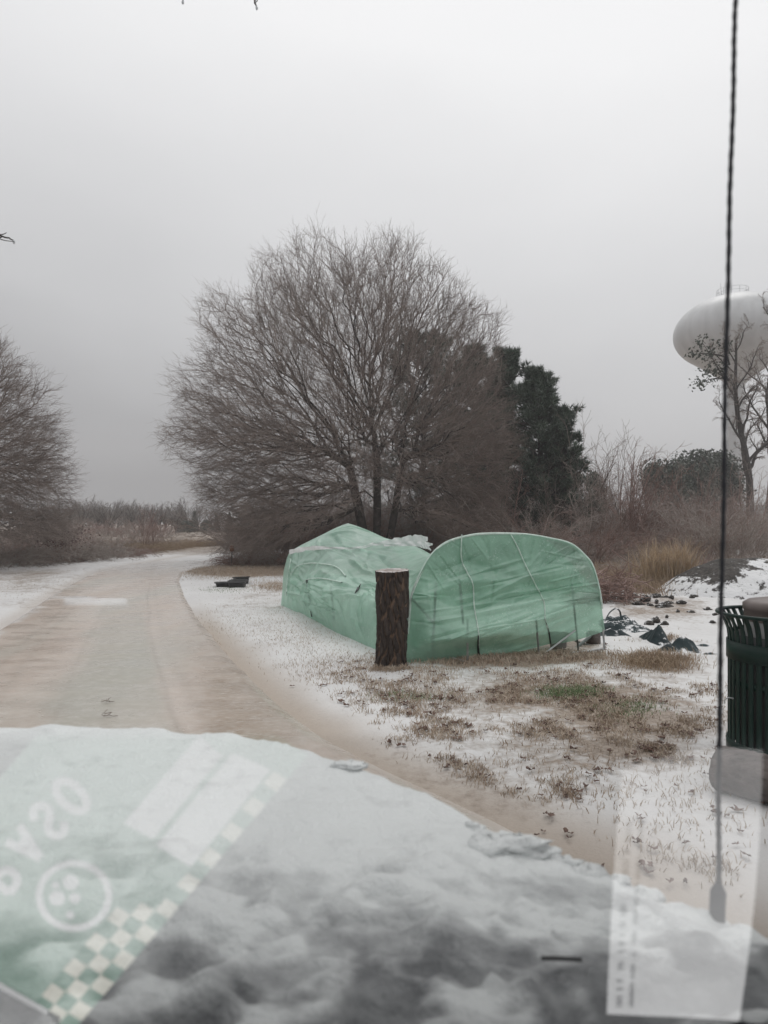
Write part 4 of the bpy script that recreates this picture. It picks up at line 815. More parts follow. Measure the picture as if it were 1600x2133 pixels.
# tarp: a crumpled sheet, its low parts under the snow
peaks = [(1292, 1304, .15, 44, .5), (1320, 1312, .08, 44, .16), (1275, 1322, .07, 44, .10), (1285, 1312, .08, 40, .08), (1372, 1336, .20, 20, .35), (1425, 1350, .13, 30, .28), (1392, 1353, .05, 34, .07), (1350, 1327, .09, 14, .2), (1480, 1362, .03, 30, .05), (1465, 1345, .03, 30, .06)]
def th_(X, Y):
    h = -.16+0*X
    for px, py, hh, wp_, dd in peaks:
        c = G(px, py); wx = wp_*c[1]/F; r = np.abs(X-c[0])/wx; r2 = np.abs(Y-c[1])/dd; h = np.maximum(h, hh*(1-np.clip(r, 0, 1.6))*(1-.8*np.clip(r2, 0, 1.2))-.02+.0*X)
    w_ = .10*(1-np.abs(2*fbm(X*5+Y*2, Y*3.5-X*2, 4)-1))-.03; return h+w_*sst(-.03, .05, h)+ground_h(X, Y)[0]*.8
a0 = G(1235, 1300); a1 = G(1480, 1362)
tp_ = hfield('tarp', 2.9, 4.9, 8.3, 12.2, 150, 200, th_, M['tarp'], lambda X, Y, Z: 0*X)
tag(origin_to(tp_, (3.9, 10.2, 0)), 'crumpled dark blue green tarp half buried in snow right of the greenhouse', 'tarp')
# folded loop of tarp standing up
b_ = B(); q = []
pl = smooth_poly([P(1262, 1292, 11.3), P(1272, 1276, 11.4), P(1286, 1268, 11.3), P(1294, 1276, 11.2), P(1293, 1295, 11.1), P(1280, 1300, 11.0)], 30)
lo_, hi_ = pl, pl+np.array([.12, .45, -.06])
tf = mk('tarp_fold', np.stack([lo_, (lo_+hi_)/2+[0, 0, .02], hi_], 1).reshape(-1, 3), [gridF(30, 3)], M['tarp']); rebase(tp_, tf); tf.name = 'fold'
# tangled brush pile
pb = G(1265, 1262); ns = 520
C = np.array([pb[0]+.15, pb[1]+.6, .22])+rng.normal(size=(ns, 3))*[.34, .35, .17]; D = norm(rng.normal(size=(ns, 3))*[1, 1, .55]); Lb = rng.uniform(.15, .45, ns)[:, None, None]
tt = np.linspace(-.5, .5, 5)[None, :, None]; bend = rng.normal(size=(ns, 1, 3))*.25
Pb = C[:, None]+(D[:, None]*tt+bend*(tt**2))*Lb*1.6; Pb[..., 2] = np.maximum(Pb[..., 2], .01)
b_ = B(); b_.tubes(Pb, rng.uniform(.003, .009, (ns, 1))*np.ones((1, 5)), 4); tag(origin_to(b_.done('brush_pile', M['twig_red']), (pb[0]+.15, pb[1]+.6, 0)), 'tangled brown brush pile at the right shoulder of the greenhouse', 'brush pile')

# ------------------------------------------------------------------ grasses
def blades(C, h, wd, lean, m, name, curve=.5):
    n = len(C); az = rng.uniform(0, 2*PI, n); d = np.stack([np.cos(az), np.sin(az), 0*az], 1); h = h*rng.uniform(.5, 1.3, n) if np.ndim(h) == 0 else h
    l = lean*rng.uniform(.2, 1.4, n); sd_ = np.stack([-np.sin(az), np.cos(az), 0*az], 1)*wd/2
    p0 = C; p1 = C+d*(l*h*.35)[:, None]+np.array([0, 0, 1])*(h*.6)[:, None]; p2 = C+d*(l*h)[:, None]+np.array([0, 0, 1])*(h*(1-curve*l*.4))[:, None]
    fc = rng.uniform(0, 2*PI, n); sd_ = np.stack([np.cos(fc), np.sin(fc), 0*fc], 1)*wd/2
    V_ = np.stack([p0-sd_, p0+sd_, p1+sd_*.8, p1-sd_*.8, p2], 1).reshape(-1, 3); i = np.arange(n)*5
    b_ = B(); b_.add(V_, np.stack([i, i+1, i+2, i+3], 1), np.stack([i+3, i+2, i+4], 1)); return b_.done(name, m, smooth=False)
def pxpts(n, fn):
    """n accepted points of the ground; fn(px,py) gives the density 0..1, sampling uniform over photograph pixels"""
    px = rng.uniform(350, 1650, n); py = rng.uniform(1180, 2050, n); k = rng.random(n) < fn(px, py)
    Y = EYE*F/(py[k]-HOR); X = (px[k]-800)/F*Y; return X, Y
def dens(px, py):
    Y = EYE*F/(py-HOR); X = (px-800)/F*Y
    g = np.exp(-(((px-1060)/330)**2+((py-1500)/150)**2)**2)+.8*np.exp(-(((px-880)/230)**2+((py-1410)/38)**2)**2)+.7*np.exp(-(((px-1330)/170)**2+((py-1560)/190)**2)**2)+.6*np.exp(-(((px-1230)/350)**2+((py-1760)/170)**2)**2)+.4*np.exp(-(((px-1420)/90)**2+((py-1450)/90)**2)**2)
    cl = sst(.50, .62, fbm(X*2.2, Y*2.2, 4)+.1*(fbm(X*9, Y*9, 2)-.5)*2)
    u = road_u(X, Y); return np.clip(g, 0, 1)*(.05+.95*cl)*sst(1.06, 1.22, u)
X, Y = pxpts(170000, dens); z = ground_h(X, Y)[0]
X2 = np.repeat(X, 2)+rng.normal(size=2*len(X))*.018; Y2 = np.repeat(Y, 2)+rng.normal(size=2*len(X))*.018
g = blades(np.stack([X2, Y2, np.repeat(z, 2)-.01], 1), .052, .0058, .9, M['dead_grass'], 'dead_grass'); tag(g, 'short dead grass poking through the snow in the foreground', 'grass', kind='stuff')
def tuft_pts(px, py, rx, ry, n):
    a = rng.normal(size=(n, 2)); return G_arr(px+a[:, 0]*rx, py+a[:, 1]*ry)
def G_arr(px, py):
    py = np.maximum(py, HOR+30); Y = EYE*F/(py-HOR); X = (px-800)/F*Y; return np.stack([X, Y, ground_h(X, Y)[0]-.01], 1)
g = blades(tuft_pts(1365, 1380, 38, 9, 3400), .10, .006, .9, M['straw'], 'dry_grass_patch'); tag(g, 'patch of taller dry grass in front of the tarp', 'grass', kind='stuff')
g = blades(tuft_pts(1190, 1444, 34, 6, 1900), .055, .005, .9, M['green_grass'], 'grass_tuft'); tag(g, 'bright green grass tuft in the snow in front of the greenhouse', 'grass tuft')
g = blades(np.vstack([tuft_pts(850, 1450, 40, 6, 500), tuft_pts(1310, 1475, 40, 10, 700), tuft_pts(470, 1228, 30, 4, 600)]), .04, .006, .8, M['green_grass'], 'green_grass'); tag(g, 'thin green grass blades between the dead ones', 'grass', kind='stuff')
g = blades(np.vstack([tuft_pts(490, 1190, 75, 8, 9000), tuft_pts(575, 1222, 25, 6, 1800), tuft_pts(1000, 1372, 90, 6, 3500), tuft_pts(1160, 1368, 55, 5, 2500), tuft_pts(1390, 1330, 12, 3, 300), tuft_pts(814, 1394, 26, 2.5, 420)]), .07, .008, .9, M['dead_grass'], 'matted_grass'); tag(g, 'matted brown grass under the greenhouse hem and beside the drive bend', 'grass', kind='stuff')
g = blades(np.vstack([tuft_pts(1320, 1222, 55, 8, 9000), tuft_pts(1275, 1200, 40, 8, 3000), tuft_pts(1590, 1190, 30, 6, 2500)]), .32, .012, .8, M['straw'], 'straw_grass'); tag(g, 'knee high straw coloured grass along the thicket behind the tarp', 'grass', kind='stuff')
g = blades(np.vstack([tuft_pts(540, 1290, 90, 26, 2600), tuft_pts(640, 1330, 60, 20, 1200), tuft_pts(60, 1215, 90, 18, 1800), tuft_pts(700, 1385, 60, 14, 1500)]), .04, .005, .8, M['dead_grass'], 'sparse_grass'); tag(g, 'sparse dead blades in the snow left of the greenhouse', 'grass', kind='stuff')
# golden ornamental grass clump, 16.9 m off
pc = G(1402, 1226); n = 1700; a = rng.uniform(0, 2*PI, n); r = .40*rng.random(n)**.7; C = np.stack([pc[0]+r*np.cos(a), pc[1]+r*np.sin(a)*.8, 0*a-.02], 1)
C[:, :2] += rng.normal(size=(n, 2))*[.13, .1]+np.array([-.42, 0])*(rng.random((n, 1)) < .35); g = blades(C, 1.05*rng.uniform(.3, 1.25, n)*(.65+.6*vn(C[:, 0]*6, C[:, 1]*6)), .012, .40, M['straw_gold'], 'ornamental_grass', .4)
k2 = rng.integers(0, n, 420); g2 = blades(C[k2], 1.25*rng.uniform(.6, 1.1, 420), .009, 1.0, M['dead_grass'], 'arching_stems', .9); g2.parent = g; g2.location = (-pc[0], -pc[1], 0)
tag(origin_to(g, (pc[0], pc[1], 0)), 'upright golden clump of ornamental grass behind the soil heap', 'grass clump')
# fallen leaves
def leaf_density(px, py): return dens(px, py)*.5+.03*np.exp(-(((px-1300)/300)**2+((py-1650)/250)**2)**2)
X, Y = pxpts(11000, leaf_density); z = ground_h(X, Y)[0]+.012; C = np.stack([X, Y, z], 1)
lb = B()
for c in C:
    n = rng.integers(1, 4)
    for _ in range(n):
        a = rng.uniform(0, 2*PI); L = rng.uniform(.015, .036); k = 11; th = np.linspace(0, 2*PI, k, endpoint=False); rr = L*(.55+.42*np.abs(np.cos(th*2.5)))*np.where(np.abs(np.cos(th)) > .3, 1, .6)
        cu = rng.uniform(.2, .9)*L; q = np.stack([rr*np.cos(th), rr*np.sin(th)*.7, cu*(np.cos(th*2)*.5+.5)+rng.normal(size=k)*.003], 1); ca, sa = math.cos(a), math.sin(a)
        tl = rng.uniform(-.7, .7); q = np.stack([q[:, 0], q[:, 1]*math.cos(tl)-q[:, 2]*math.sin(tl), np.abs(q[:, 1]*math.sin(tl)+q[:, 2]*math.cos(tl))], 1)
        q = np.stack([q[:, 0]*ca-q[:, 1]*sa, q[:, 0]*sa+q[:, 1]*ca, q[:, 2]], 1)+c+rng.normal(size=3)*[.02, .02, 0]
        V_ = np.vstack([q, [q.mean(0)+[0, 0, -.004]]]); lb.add(V_, None, [(i, (i+1) % k, k) for i in range(k)])
tag(lb.done('fallen_leaves', M['leaf_dead'], smooth=False), 'scattered curled dead oak leaves on the snow', 'leaves', kind='stuff')
# small twigs on the drive
for px, py in ((222, 1462), (228, 1492)):
    c = G(px, py, .02); b_ = B()
    b_.tubes(np.array([c+[-.05, 0, .0], c+[-.01, .02, .006], c+[.03, -.01, .004], c+[.06, .02, .0]]), np.full(4, .002), 4)
    for k in range(4): q0 = c+[rng.uniform(-.04, .04), 0, .003]; b_.tubes(np.array([q0, q0+[rng.normal()*.012, rng.normal()*.03, .02], q0+[rng.normal()*.02, rng.normal()*.05, .03]]), np.full(3, .0016), 4)
    tag(origin_to(b_.done('twig', M['leaf_dead']), c), 'tiny brown twig frozen on the icy drive', 'twig', 'twigs frozen on the drive')

# ------------------------------------------------------------------ black trays by the drive bend
def tray(px, py, wd, dp, hh, rz, tilt, label):
    c = G(px, py); b_ = B(); n = 28; ang = np.linspace(0, 2*PI, n, endpoint=False); sup = lambda w_, d_: np.stack([w_*np.sign(np.cos(ang))*np.abs(np.cos(ang))**.5, d_*np.sign(np.sin(ang))*np.abs(np.sin(ang))**.5], 1)
    secs = [(.80, 0), (.9, hh*.85), (1.03, hh*.86), (1.03, hh), (.94, hh), (.78, .03), (.01, .03)]
    V_ = np.concatenate([np.concatenate([sup(wd*k, dp*k), np.full((n, 1), z_)], 1) for k, z_ in secs]); b_.add(V_, gridF(len(secs), n, True)); o = b_.done('plastic_tray', M['black']); o.location = (c[0], c[1], .0); o.rotation_euler = (tilt, 0, rz); tag(o, label, 'tray')
tray(468, 1222, .24, .20, .11, .2, 0, 'black plastic tray lying left of the other beside the drive bend')
tray(495, 1224, .22, .20, .17, -.1, .12, 'larger black plastic tray resting beside the left tray near the drive bend')
tray(503, 1216, .20, .20, .18, .5, -.1, 'black plastic tray behind the two near the drive bend')
# marker post in front of the low twigs
c = G(483, 1179); root = empty('marker_post', c, 'thin post with a small dark box on top at the bend of the drive', 'post')
b_ = B().tubes(np.array([c+[-.02, 0, -.05], c+[.01, 0, .55]]), np.array([.022, .018]), 8, cap=True); k_ = B().lathe([(.001, .74), (.07, .72), (.085, .62), (.06, .52), (.001, .5)], c, 12)
rebase(root, b_.done('pole', M['limb']), k_.done('box', M['rust']))

# ------------------------------------------------------------------ litter bin and log at the right
Y0 = 4.75; cx_ = (1628-800)/F*Y0; sc_ = Y0/F
root = empty('litter_bin', (cx_, Y0, 0), 'dark green slatted metal litter bin with flared rim and brown lid', 'litter bin')
zr = .975; Rb = .325; Rt = .385; ns = 38
def bar(a, prof, wd, th):
    pr = np.array(prof); ca, sa = math.cos(a), math.sin(a); n = len(pr)
    tr_ = np.array([-sa, ca, 0])*wd/2; V_ = []
    for r, z in pr:
        c = np.array([cx_+r*ca, Y0+r*sa, z]); o_ = np.array([ca, sa, 0])*th
        V_ += [c-tr_, c+tr_, c+tr_-o_, c-tr_-o_]
    f = gridF(n, 4, True); return np.array(V_), np.concatenate([f, [(0, 1, 2, 3), ((n-1)*4+3, (n-1)*4+2, (n-1)*4+1, (n-1)*4)]])
sl = B(); pr = [(Rb, .05), (Rb, .3), (Rb, .6), (Rb, .80), (Rb+.006, .86), (Rb+.022, .91), (Rb+.045, .95), (Rt, zr)]
for k in range(ns): V_, f = bar(2*PI*k/ns, pr, .034, .006); sl.add(V_, f)
chs = [sl.done('slats', M['bin'])]
def ringm(r0, r1, z0, z1, name, m, parent=None): return B().lathe([(r0, z0), (r1, z0), (r1, z1), (r0, z1), (r0, z0)], (cx_, Y0, 0), 72).done(name, m)
th = np.linspace(0, 2*PI, 73); chs.append(B().tubes(np.stack([cx_+(Rt+.006)*np.cos(th), Y0+(Rt+.006)*np.sin(th), 0*th+zr+.004], 1), np.full(73, .013), 8).done('rim', M['bin']))
chs += [ringm(Rb+.001, Rb+.010, .675, .795, 'band', M['bin']), ringm(Rb+.001, Rb+.010, .06, .13, 'base_band', M['bin']), ringm(Rb-.012, Rb-.007, .50, .54, 'inner_ring', M['bin'])]
chs.append(B().lathe([(.001, .07), (Rb-.05, .07), (Rb-.04, .84), (Rb-.05, .84), (Rb-.06, .1)], (cx_, Y0, 0), 40).done('liner', M['black']))
chs.append(B().lathe([(.225, .93), (.228, 1.0), (.235, 1.005), (.235, 1.045), (.20, 1.068), (.1, 1.085), (.001, 1.09)], (cx_, Y0, 0), 48).done('lid', M['bin_lid']))
chs.append(B().lathe([(.222, .82), (.222, .999)], (cx_, Y0, 0), 48).done('lid_skirt', M['bucket']))
b_ = B(); b_.tubes(smooth_poly([P(1527, 1455, Y0-.1), P(1517, 1453, Y0-.12), P(1511, 1457, Y0-.12), P(1509, 1465, Y0-.12)], 14), np.linspace(.006, .003, 14), 6); chs.append(b_.done('hook', M['steel']))
rebase(root, *chs)
A_ = P(1497, 1618, 4.25); Bq = P(1760, 1665, 3.75); A_[2] = .12; Bq[2] = .14
n = 60; t_ = np.linspace(0, 1, n)[:, None]; ax = A_*(1-t_)+Bq*t_; D = norm(Bq-A_); up = np.array([0, 0, 1.]); sdv = norm(np.cross(D, up)); th = np.linspace(0, 2*PI, 64, endpoint=False)
rr = .145+.02*(fbm(np.cos(th)[None]*2+5+t_*2, np.sin(th)[None]*2+5, 3)-.5)-.02*(1-np.abs(2*fbm(th[None]*5+0*t_, t_*14+th[None], 4)-1))
rr[0] *= .93
V_ = ax[:, None]+rr[..., None]*(np.cos(th)[None, :, None]*sdv+np.sin(th)[None, :, None]*up)
lg = empty('fallen_log', (float(A_[0]), float(A_[1]), 0), 'thick wet log lying in front of the green litter bin', 'log')
l1 = mk('bark', V_.reshape(-1, 3), [gridF(n, 64, True)], M['log']); e0 = V_[0]; c_ = e0.mean(0); Ve = np.concatenate([c_+(e0-c_)*k-D*.01*(1-k) for k in (.995, .6, .2, .01)]); l2 = mk('cut_end', Ve, [gridF(4, 64, True)], M['log']); rebase(lg, l1, l2)

# ------------------------------------------------------------------ branch tips hanging into view overhead
def tip_branch(pts, Y0, label):
    b_ = B(); q = smooth_poly([P(x, y, Y0+dy) for x, y, dy in pts], 26); q[1:-1] += rng.normal(size=(24, 3))*.003; b_.tubes(q, np.linspace(.010, .0035, 26), 7)
    for k in (8, 14, 19): b_.tubes(bez(q[k], q[k]+rng.normal(size=3)*.03, q[k]+rng.normal(size=3)*.06, 5), np.linspace(.004, .002, 5), 5)
    root = empty('branch_tip', q[0], label, 'branch'); ib = B(); e = q[-1]; ib.lathe([(.001, .014), (.006, .008), (.008, 0), (.006, -.007), (.001, -.014)], e-[0, 0, .008], 12)
    rebase(root, b_.done('twig', M['limb']), ib.done('ice_drop', M['ice'])); return root
tip_branch([(430, -260, .5), (480, -130, .2), (515, -30, 0), (530, 0, 0), (535, 14, 0)], 4.2, 'iced twig tip hanging in at the top of the picture')
tip_branch([(-260, 400, .5), (-120, 455, .2), (-30, 484, 0), (5, 491, 0), (29, 501, 0)], 4.2, 'iced twig tip poking in at the left edge of the sky')
tip_branch([(360, -240, .5), (372, -120, .2), (378, -40, 0), (380, -8, 0), (381, 2, 0)], 4.2, 'droplet tipped twig left of the other one at the top edge')

# ------------------------------------------------------------------ the car the photo was taken from
car = empty('car', (0, 1.0, 0), 'silver car seen from inside, hood under slushy ice', 'car'); cp = []
edge_px = [(-700, 1500, 1.06), (-400, 1508, 1.09), (-150, 1514, 1.10), (0, 1518, 1.10), (200, 1521, 1.10), (400, 1529, 1.10), (560, 1549, 1.098), (700, 1590, 1.09), (880, 1660, 1.08), (1020, 1730, 1.07), (1150, 1795, 1.06), (1300, 1850, 1.05), (1420, 1900, 1.04), (1500, 1938, 1.03), (1600, 1985, 1.02), (1700, 2035, 1.01)]
E = smooth_poly([G(x, y, z) for x, y, z in edge_px], 220)
Wb = np.stack([np.linspace(E[0, 0], .50, 220), np.full(220, .80), np.full(220, 1.045)], 1); Wb[:, 0] = np.minimum(Wb[:, 0], E[:, 0]+0*Wb[:, 0]+.2)
ss = np.linspace(0, 1, 150)[:, None]
def hood(lift):
    Hd = Wb[None]*(1-ss[..., None])+E[None]*ss[..., None]
    Hd = Hd.copy(); Hd[..., 2] += .035*np.sin(PI*np.clip(ss, 0, 1))**.8*0.6+lift; return Hd
Hp = hood(-.012); skirt = E.copy(); low = E+np.array([.05, .05, -.25]); low2 = E+np.array([.08, .08, -.75])
Hp = np.concatenate([Hp, (E+[.012, .012, -.035])[None], low[None], low2[None]], 0)
cp.append(mk('hood', Hp.reshape(-1, 3), [gridF(Hp.shape[0], 220)[:, ::-1]], M['carpaint']))
cb = B(); cb.add([(-1.3, .725, 1.035), (.55, .725, 1.035), (.55, .82, 1.03), (-1.3, .82, 1.03), (-1.3, .725, .9), (.55, .725, .9), (.55, .82, .9), (-1.3, .82, .9)], [(0, 1, 2, 3), (4, 7, 6, 5), (0, 4, 5, 1), (1, 5, 6, 2), (2, 6, 7, 3), (3, 7, 4, 0)]); cp.append(cb.done('cowl', M['cowl'], smooth=False))
wp_ = B(); q = smooth_poly([G(1128, 1996, 1.093), G(1150, 1996, 1.093), G(1180, 1997, 1.093), G(1212, 1999, 1.093)], 24); wp_.tubes(q, np.full(24, .0028), 6); wi = wp_.done('wiper', M['black']); cp.append(wi)
# antenna: mast, spring collar, base
Aa = G(1499, 1942, 1.03); Ya = Aa[1]; pts = [P(x, y, Ya) for x, y in ((1494, 1925), (1497, 1860))]
mast = smooth_poly([P(1497, 1865, Ya), P(1498, 1560, Ya-.01), P(1506, 1100, Ya-.03), P(1516, 600, Ya-.05), P(1527, 200, Ya-.07), P(1536, -120, Ya-.09), P(1546, -420, Ya-.11)], 240)
k_ = np.arange(240); mast[:, 0] += .0002*np.sin(k_*.9)+.0005*np.sin(k_*.17); r_ = .0031+.0004*np.sin(k_*1.9)
r_ = r_*np.interp(k_, [0, 60, 240], [1.15, 1.0, .9]); m1_ = B().tubes(mast, r_, 8).done('antenna_mast', M['rubber'])
ab = B(); ab.tubes(smooth_poly([P(1494, 1950, Ya), P(1494, 1900, Ya), P(1496, 1860, Ya), P(1497, 1840, Ya)], 14), np.array([.0105]*10+[.009, .007, .006, .005]), 14, cap=True); ab.lathe([(.001, .014), (.012, .012), (.022, .004), (.026, -.012)], P(1500, 1944, Ya), 20); cp += [m1_, ab.done('antenna_base', M['rubber'])]
# dashboard, windshield
cb = B(); cb.add([(-1.3, -.1, 1.05), (.9, -.1, 1.05), (.9, .718, 1.05), (-1.3, .718, 1.05), (-1.3, -.1, .7), (.9, -.1, .7), (.9, .718, .7), (-1.3, .718, .7)], [(0, 1, 2, 3), (4, 7, 6, 5), (0, 4, 5, 1), (1, 5, 6, 2), (2, 6, 7, 3), (3, 7, 4, 0)]); cp.append(cb.done('dashboard', M['dash'], smooth=False))
GA = math.radians(46); gp = np.array([0, .68, 1.10]); gu = np.array([0, -math.cos(GA), math.sin(GA)]); gn = np.array([0, -math.sin(GA), -math.cos(GA)])
def glass_t(py):   # distance up the pane at which the ray of image row py crosses it
    d = np.array([0, 1.0, -(py-HOR)/F]); e = np.array([0, 0, EYE]); s_ = ((gp-e)@gn)/(d@gn); return (e+d*s_-gp)@gu
tm = glass_t(1534.0)
m = bpy.data.materials.new('windshield_glass'); m.use_nodes = True; t = m.node_tree; t.nodes.clear(); M['glass'] = m
o = N(t, 'ShaderNodeOutputMaterial'); ge = N(t, 'ShaderNodeNewGeometry'); dt = N(t, 'ShaderNodeVectorMath', operation='DOT_PRODUCT'); t.links.new(ge.outputs['Incoming'], dt.inputs[0]); t.links.new(ge.outputs['True Normal'], dt.inputs[1])
cc = math_(t, 'ABSOLUTE', dt.outputs['Value'], 0); f5 = math_(t, 'POWER', math_(t, 'SUBTRACT', 1.0, cc), 5.0); R1_ = math_(t, 'ADD', .043, math_(t, 'MULTIPLY', f5, .957)); R2_ = math_(t, 'DIVIDE', math_(t, 'MULTIPLY', R1_, 2.0), math_(t, 'ADD', 1.0, R1_))
tr_ = N(t, 'ShaderNodeBsdfTransparent'); tr_.inputs[0].default_value = (1, 1, 1, 1); gl = N(t, 'ShaderNodeBsdfGlossy'); gl.inputs['Roughness'].default_value = 0.0
# light lost in transmission beyond the clear pane's own share
ms = N(t, 'ShaderNodeMixShader'); t.links.new(R2_, ms.inputs[0]); t.links.new(tr_.outputs[0], ms.inputs[1]); t.links.new(gl.outputs[0], ms.inputs[2]); t.links.new(ms.outputs[0], o.inputs[0])
m = bpy.data.materials.new('clear_glass'); m.use_nodes = True; t = m.node_tree; t.nodes.clear(); o = N(t, 'ShaderNodeOutputMaterial'); tr_ = N(t, 'ShaderNodeBsdfTransparent'); tr_.inputs[0].default_value = (.96, .96, .96, 1); t.links.new(tr_.outputs[0], o.inputs[0]); M['clear'] = m
def pane(t0, t1, m, name):
    V_ = [gp+gu*t0+[-1.3, 0, 0], gp+gu*t0+[.85, 0, 0], gp+gu*t1+[.85, 0, 0], gp+gu*t1+[-1.3, 0, 0]]; return mk(name, V_, [[(0, 3, 2, 1)]], m, smooth=False)
cp.append(pane(-.07, tm, M['glass'], 'windshield')); cp.append(pane(tm, .95, M['clear'], 'windshield'))
rebase(car, *cp)
# ice crust on the hood
Hi = hood(0.0); Hi[..., 1] -= .07*(1-ss)**3; sx, sy = Hi[..., 0], Hi[..., 1]
near = sst(1.30, .88, sy)
lump = .006*sst(.90, 1, ss)*(fbm(sx*45, sy*45, 4)-.4)+.020*(fbm(sx*9, sy*9, 4)-.45)+.07*near*np.clip(fbm(sx*11+3, sy*15, 4)-.52, 0, 1)+.006*fbm(sx*60, sy*60, 2)
slush = np.clip(fbm(sx*15+2, sy*20, 5)-.50, 0, 1)*near*sst(1.0, .93, ss); Hi[..., 2] += np.maximum(lump, -.008)+.004+.045*slush
Hi[-1, :, 2] -= .006
cliff = np.concatenate([Hi, (Hi[-1:]-[0, 0, .02])], 0)
gr = .30*sst(1.22, .98, sy)+1.05*sst(.95, .79, sy)+.55*(fbm(sx*30, sy*36, 3)-.5)*near-.50*sst(.46, .72, fbm(sx*9, sy*13, 5))*near+.25*(fbm(sx*3.2, sy*3.2, 3)-.5)*near-.14
gr = gr-4.2*slush+.16*near; gr = np.concatenate([gr, gr[-1:]], 0)
ice = mk('ice_crust', cliff.reshape(-1, 3), [gridF(cliff.shape[0], 220)[:, ::-1]], M['sleet'], attrs={'val': np.clip(gr, -.2, 1)}); tag(origin_to(ice, (0, 1.2, 1.05)), 'rough white and grey crust of sleet over the car hood', 'ice')
def chunk(px, py, z, s, label, sd):
    c = G(px, py, z); o = clod(tuple(c), s, M['sleet'], 'ice_chunk', label, 'ice chunk', None, sd); return o
chunk(732, 1594, 1.10, (.034, .020, .008), 'small flat ice chunk on the edge of the hood', 5)
chunk(1080, 1762, 1.075, (.055, .03, .018), 'larger ice chunk where the hood edge drops away', 8)
chunk(1020, 1760, 1.08, (.03, .03, .016), 'ice chunk just left of the larger one on the hood edge', 12)
for i, (px, py, z, a_) in enumerate(((1128, 1782, 1.066, .03), (1175, 1800, 1.062, .026), (1225, 1822, 1.058, .03), (1285, 1840, 1.054, .024), (985, 1722, 1.078, .018), (1340, 1868, 1.05, .026))):
    chunk(px, py, z, (a_, a_*.7, a_*.42), 'crumbled ice piece of the ragged row along the right part of the hood edge', 40+i)['group'] = 'ice pieces along the hood edge'
for i in range(0):
    px = rng.uniform(250, 1300); py = rng.uniform(2020, 2125); c = G(px, py, 1.075); clod(tuple(c), (rng.uniform(.012, .03), rng.uniform(.01, .02), rng.uniform(.006, .014)), M['sleet'], 'ice_chunk', 'blurred lump of slush at the foot of the windshield', 'ice chunk', 'slush lumps at the windshield foot', i+20)

# papers lying on the dashboard; seen only as they mirror in the windshield
def dash(px, py, z=1.052):
    d = np.array([(px-800)/F, 1.0, -(py-HOR)/F]); e = np.array([0, 0, EYE]); s_ = ((gp-e)@gn)/(d@gn); h = e+d*s_; r = d-2*(d@gn)*gn; k = (z-h[2])/r[2]; return h+r*k
def sheet(name, quad, z, m, parent=None, n=6):
    q = np.array([dash(x, y, 1.052) for x, y in quad]); q[:, 2] = z; u_ = np.linspace(0, 1, n); a = q[0]*(1-u_)[:, None]+q[1]*u_[:, None]; b_ = q[3]*(1-u_)[:, None]+q[2]*u_[:, None]; V_ = a[None]*(1-u_)[:, None, None]+b_[None]*u_[:, None, None]
    V2 = V_-[0, 0, .0003]; return mk(name, np.concatenate([V_.reshape(-1, 3), V2.reshape(-1, 3)]), [np.concatenate([gridF(n, n), gridF(n, n)[:, ::-1]+n*n])], m, parent, smooth=False)
def paper_mat(n, c): return mat(n, c, tuple(x*.94 for x in c), 8, .75, spec=.2)
M['pgreen'] = paper_mat('green_print', (.32, .475, .385)); M['pdeep'] = paper_mat('deep_green_print', (.15, .31, .22)); M['pcream'] = paper_mat('cream_print', (.84, .82, .70)); M['pwhite'] = paper_mat('white_print', (.88, .88, .88)); M['pgrey'] = paper_mat('grey_print', (.40, .40, .40))
def ck(x, y): return (x*.4375, 1480+y*.4375)
root = empty('permit_card', dash(200, 1850), 'green permit card with cream check border on the dashboard', 'card')
root['label'] = 'green card with cream checks and white lettering mirrored in the windshield'
z0 = 1.0520; items = []
c0 = np.array(ck(385, 1425)); al = np.array([103, -121])*.4375; pe = np.array([-64, -40])*.4375
R0 = c0-al*1.9-pe*.5; R1q = c0+al*10.2-pe*.5
items.append(sheet('card', [tuple(R0), tuple(R1q), tuple(R1q+pe*14), tuple(R0+pe*14)], z0, M['pgreen']))
band = items.append(sheet('border', [tuple(R0), tuple(R1q), tuple(R1q+pe*3.0), tuple(R0+pe*3.0)], z0+.0005, M['pdeep']))
cells = B()
for r in range(3):
    for k in range(-2, 10):
        if r > 0 and k > 4-r*0: continue
        c = c0+al*k+(-al*.5+pe)*r
        for sgn_ in (0,):
            qd = [c-al*.25-pe*.5, c+al*.25-pe*.5, c+al*.25+pe*.5, c-al*.25+pe*.5]; q = np.array([dash(*p_) for p_ in qd]); q[:, 2] = z0+.001; cells.add(q, [(0, 1, 2, 3)])
items.append(cells.done('checks', M['pcream'], smooth=False))
items.append(sheet('white_box', [ck(590, 535), ck(730, 612), ck(1060, 215), ck(950, 118)], z0+.001, M['pwhite']))
items.append(sheet('white_box', [ck(745, 640), ck(910, 745), ck(1290, 280), ck(1110, 200)], z0+.001, M['pwhite']))
items.append(sheet('grey_panel', [(-120, 1985), (0, 2045), (128, 2118), (60, 2300)], z0+.001, M['pwhite'])); items.append(sheet('grey_panel', [(-120, 2000), (-2, 2058), (112, 2120), (50, 2300)], z0+.0015, M['pgrey']))
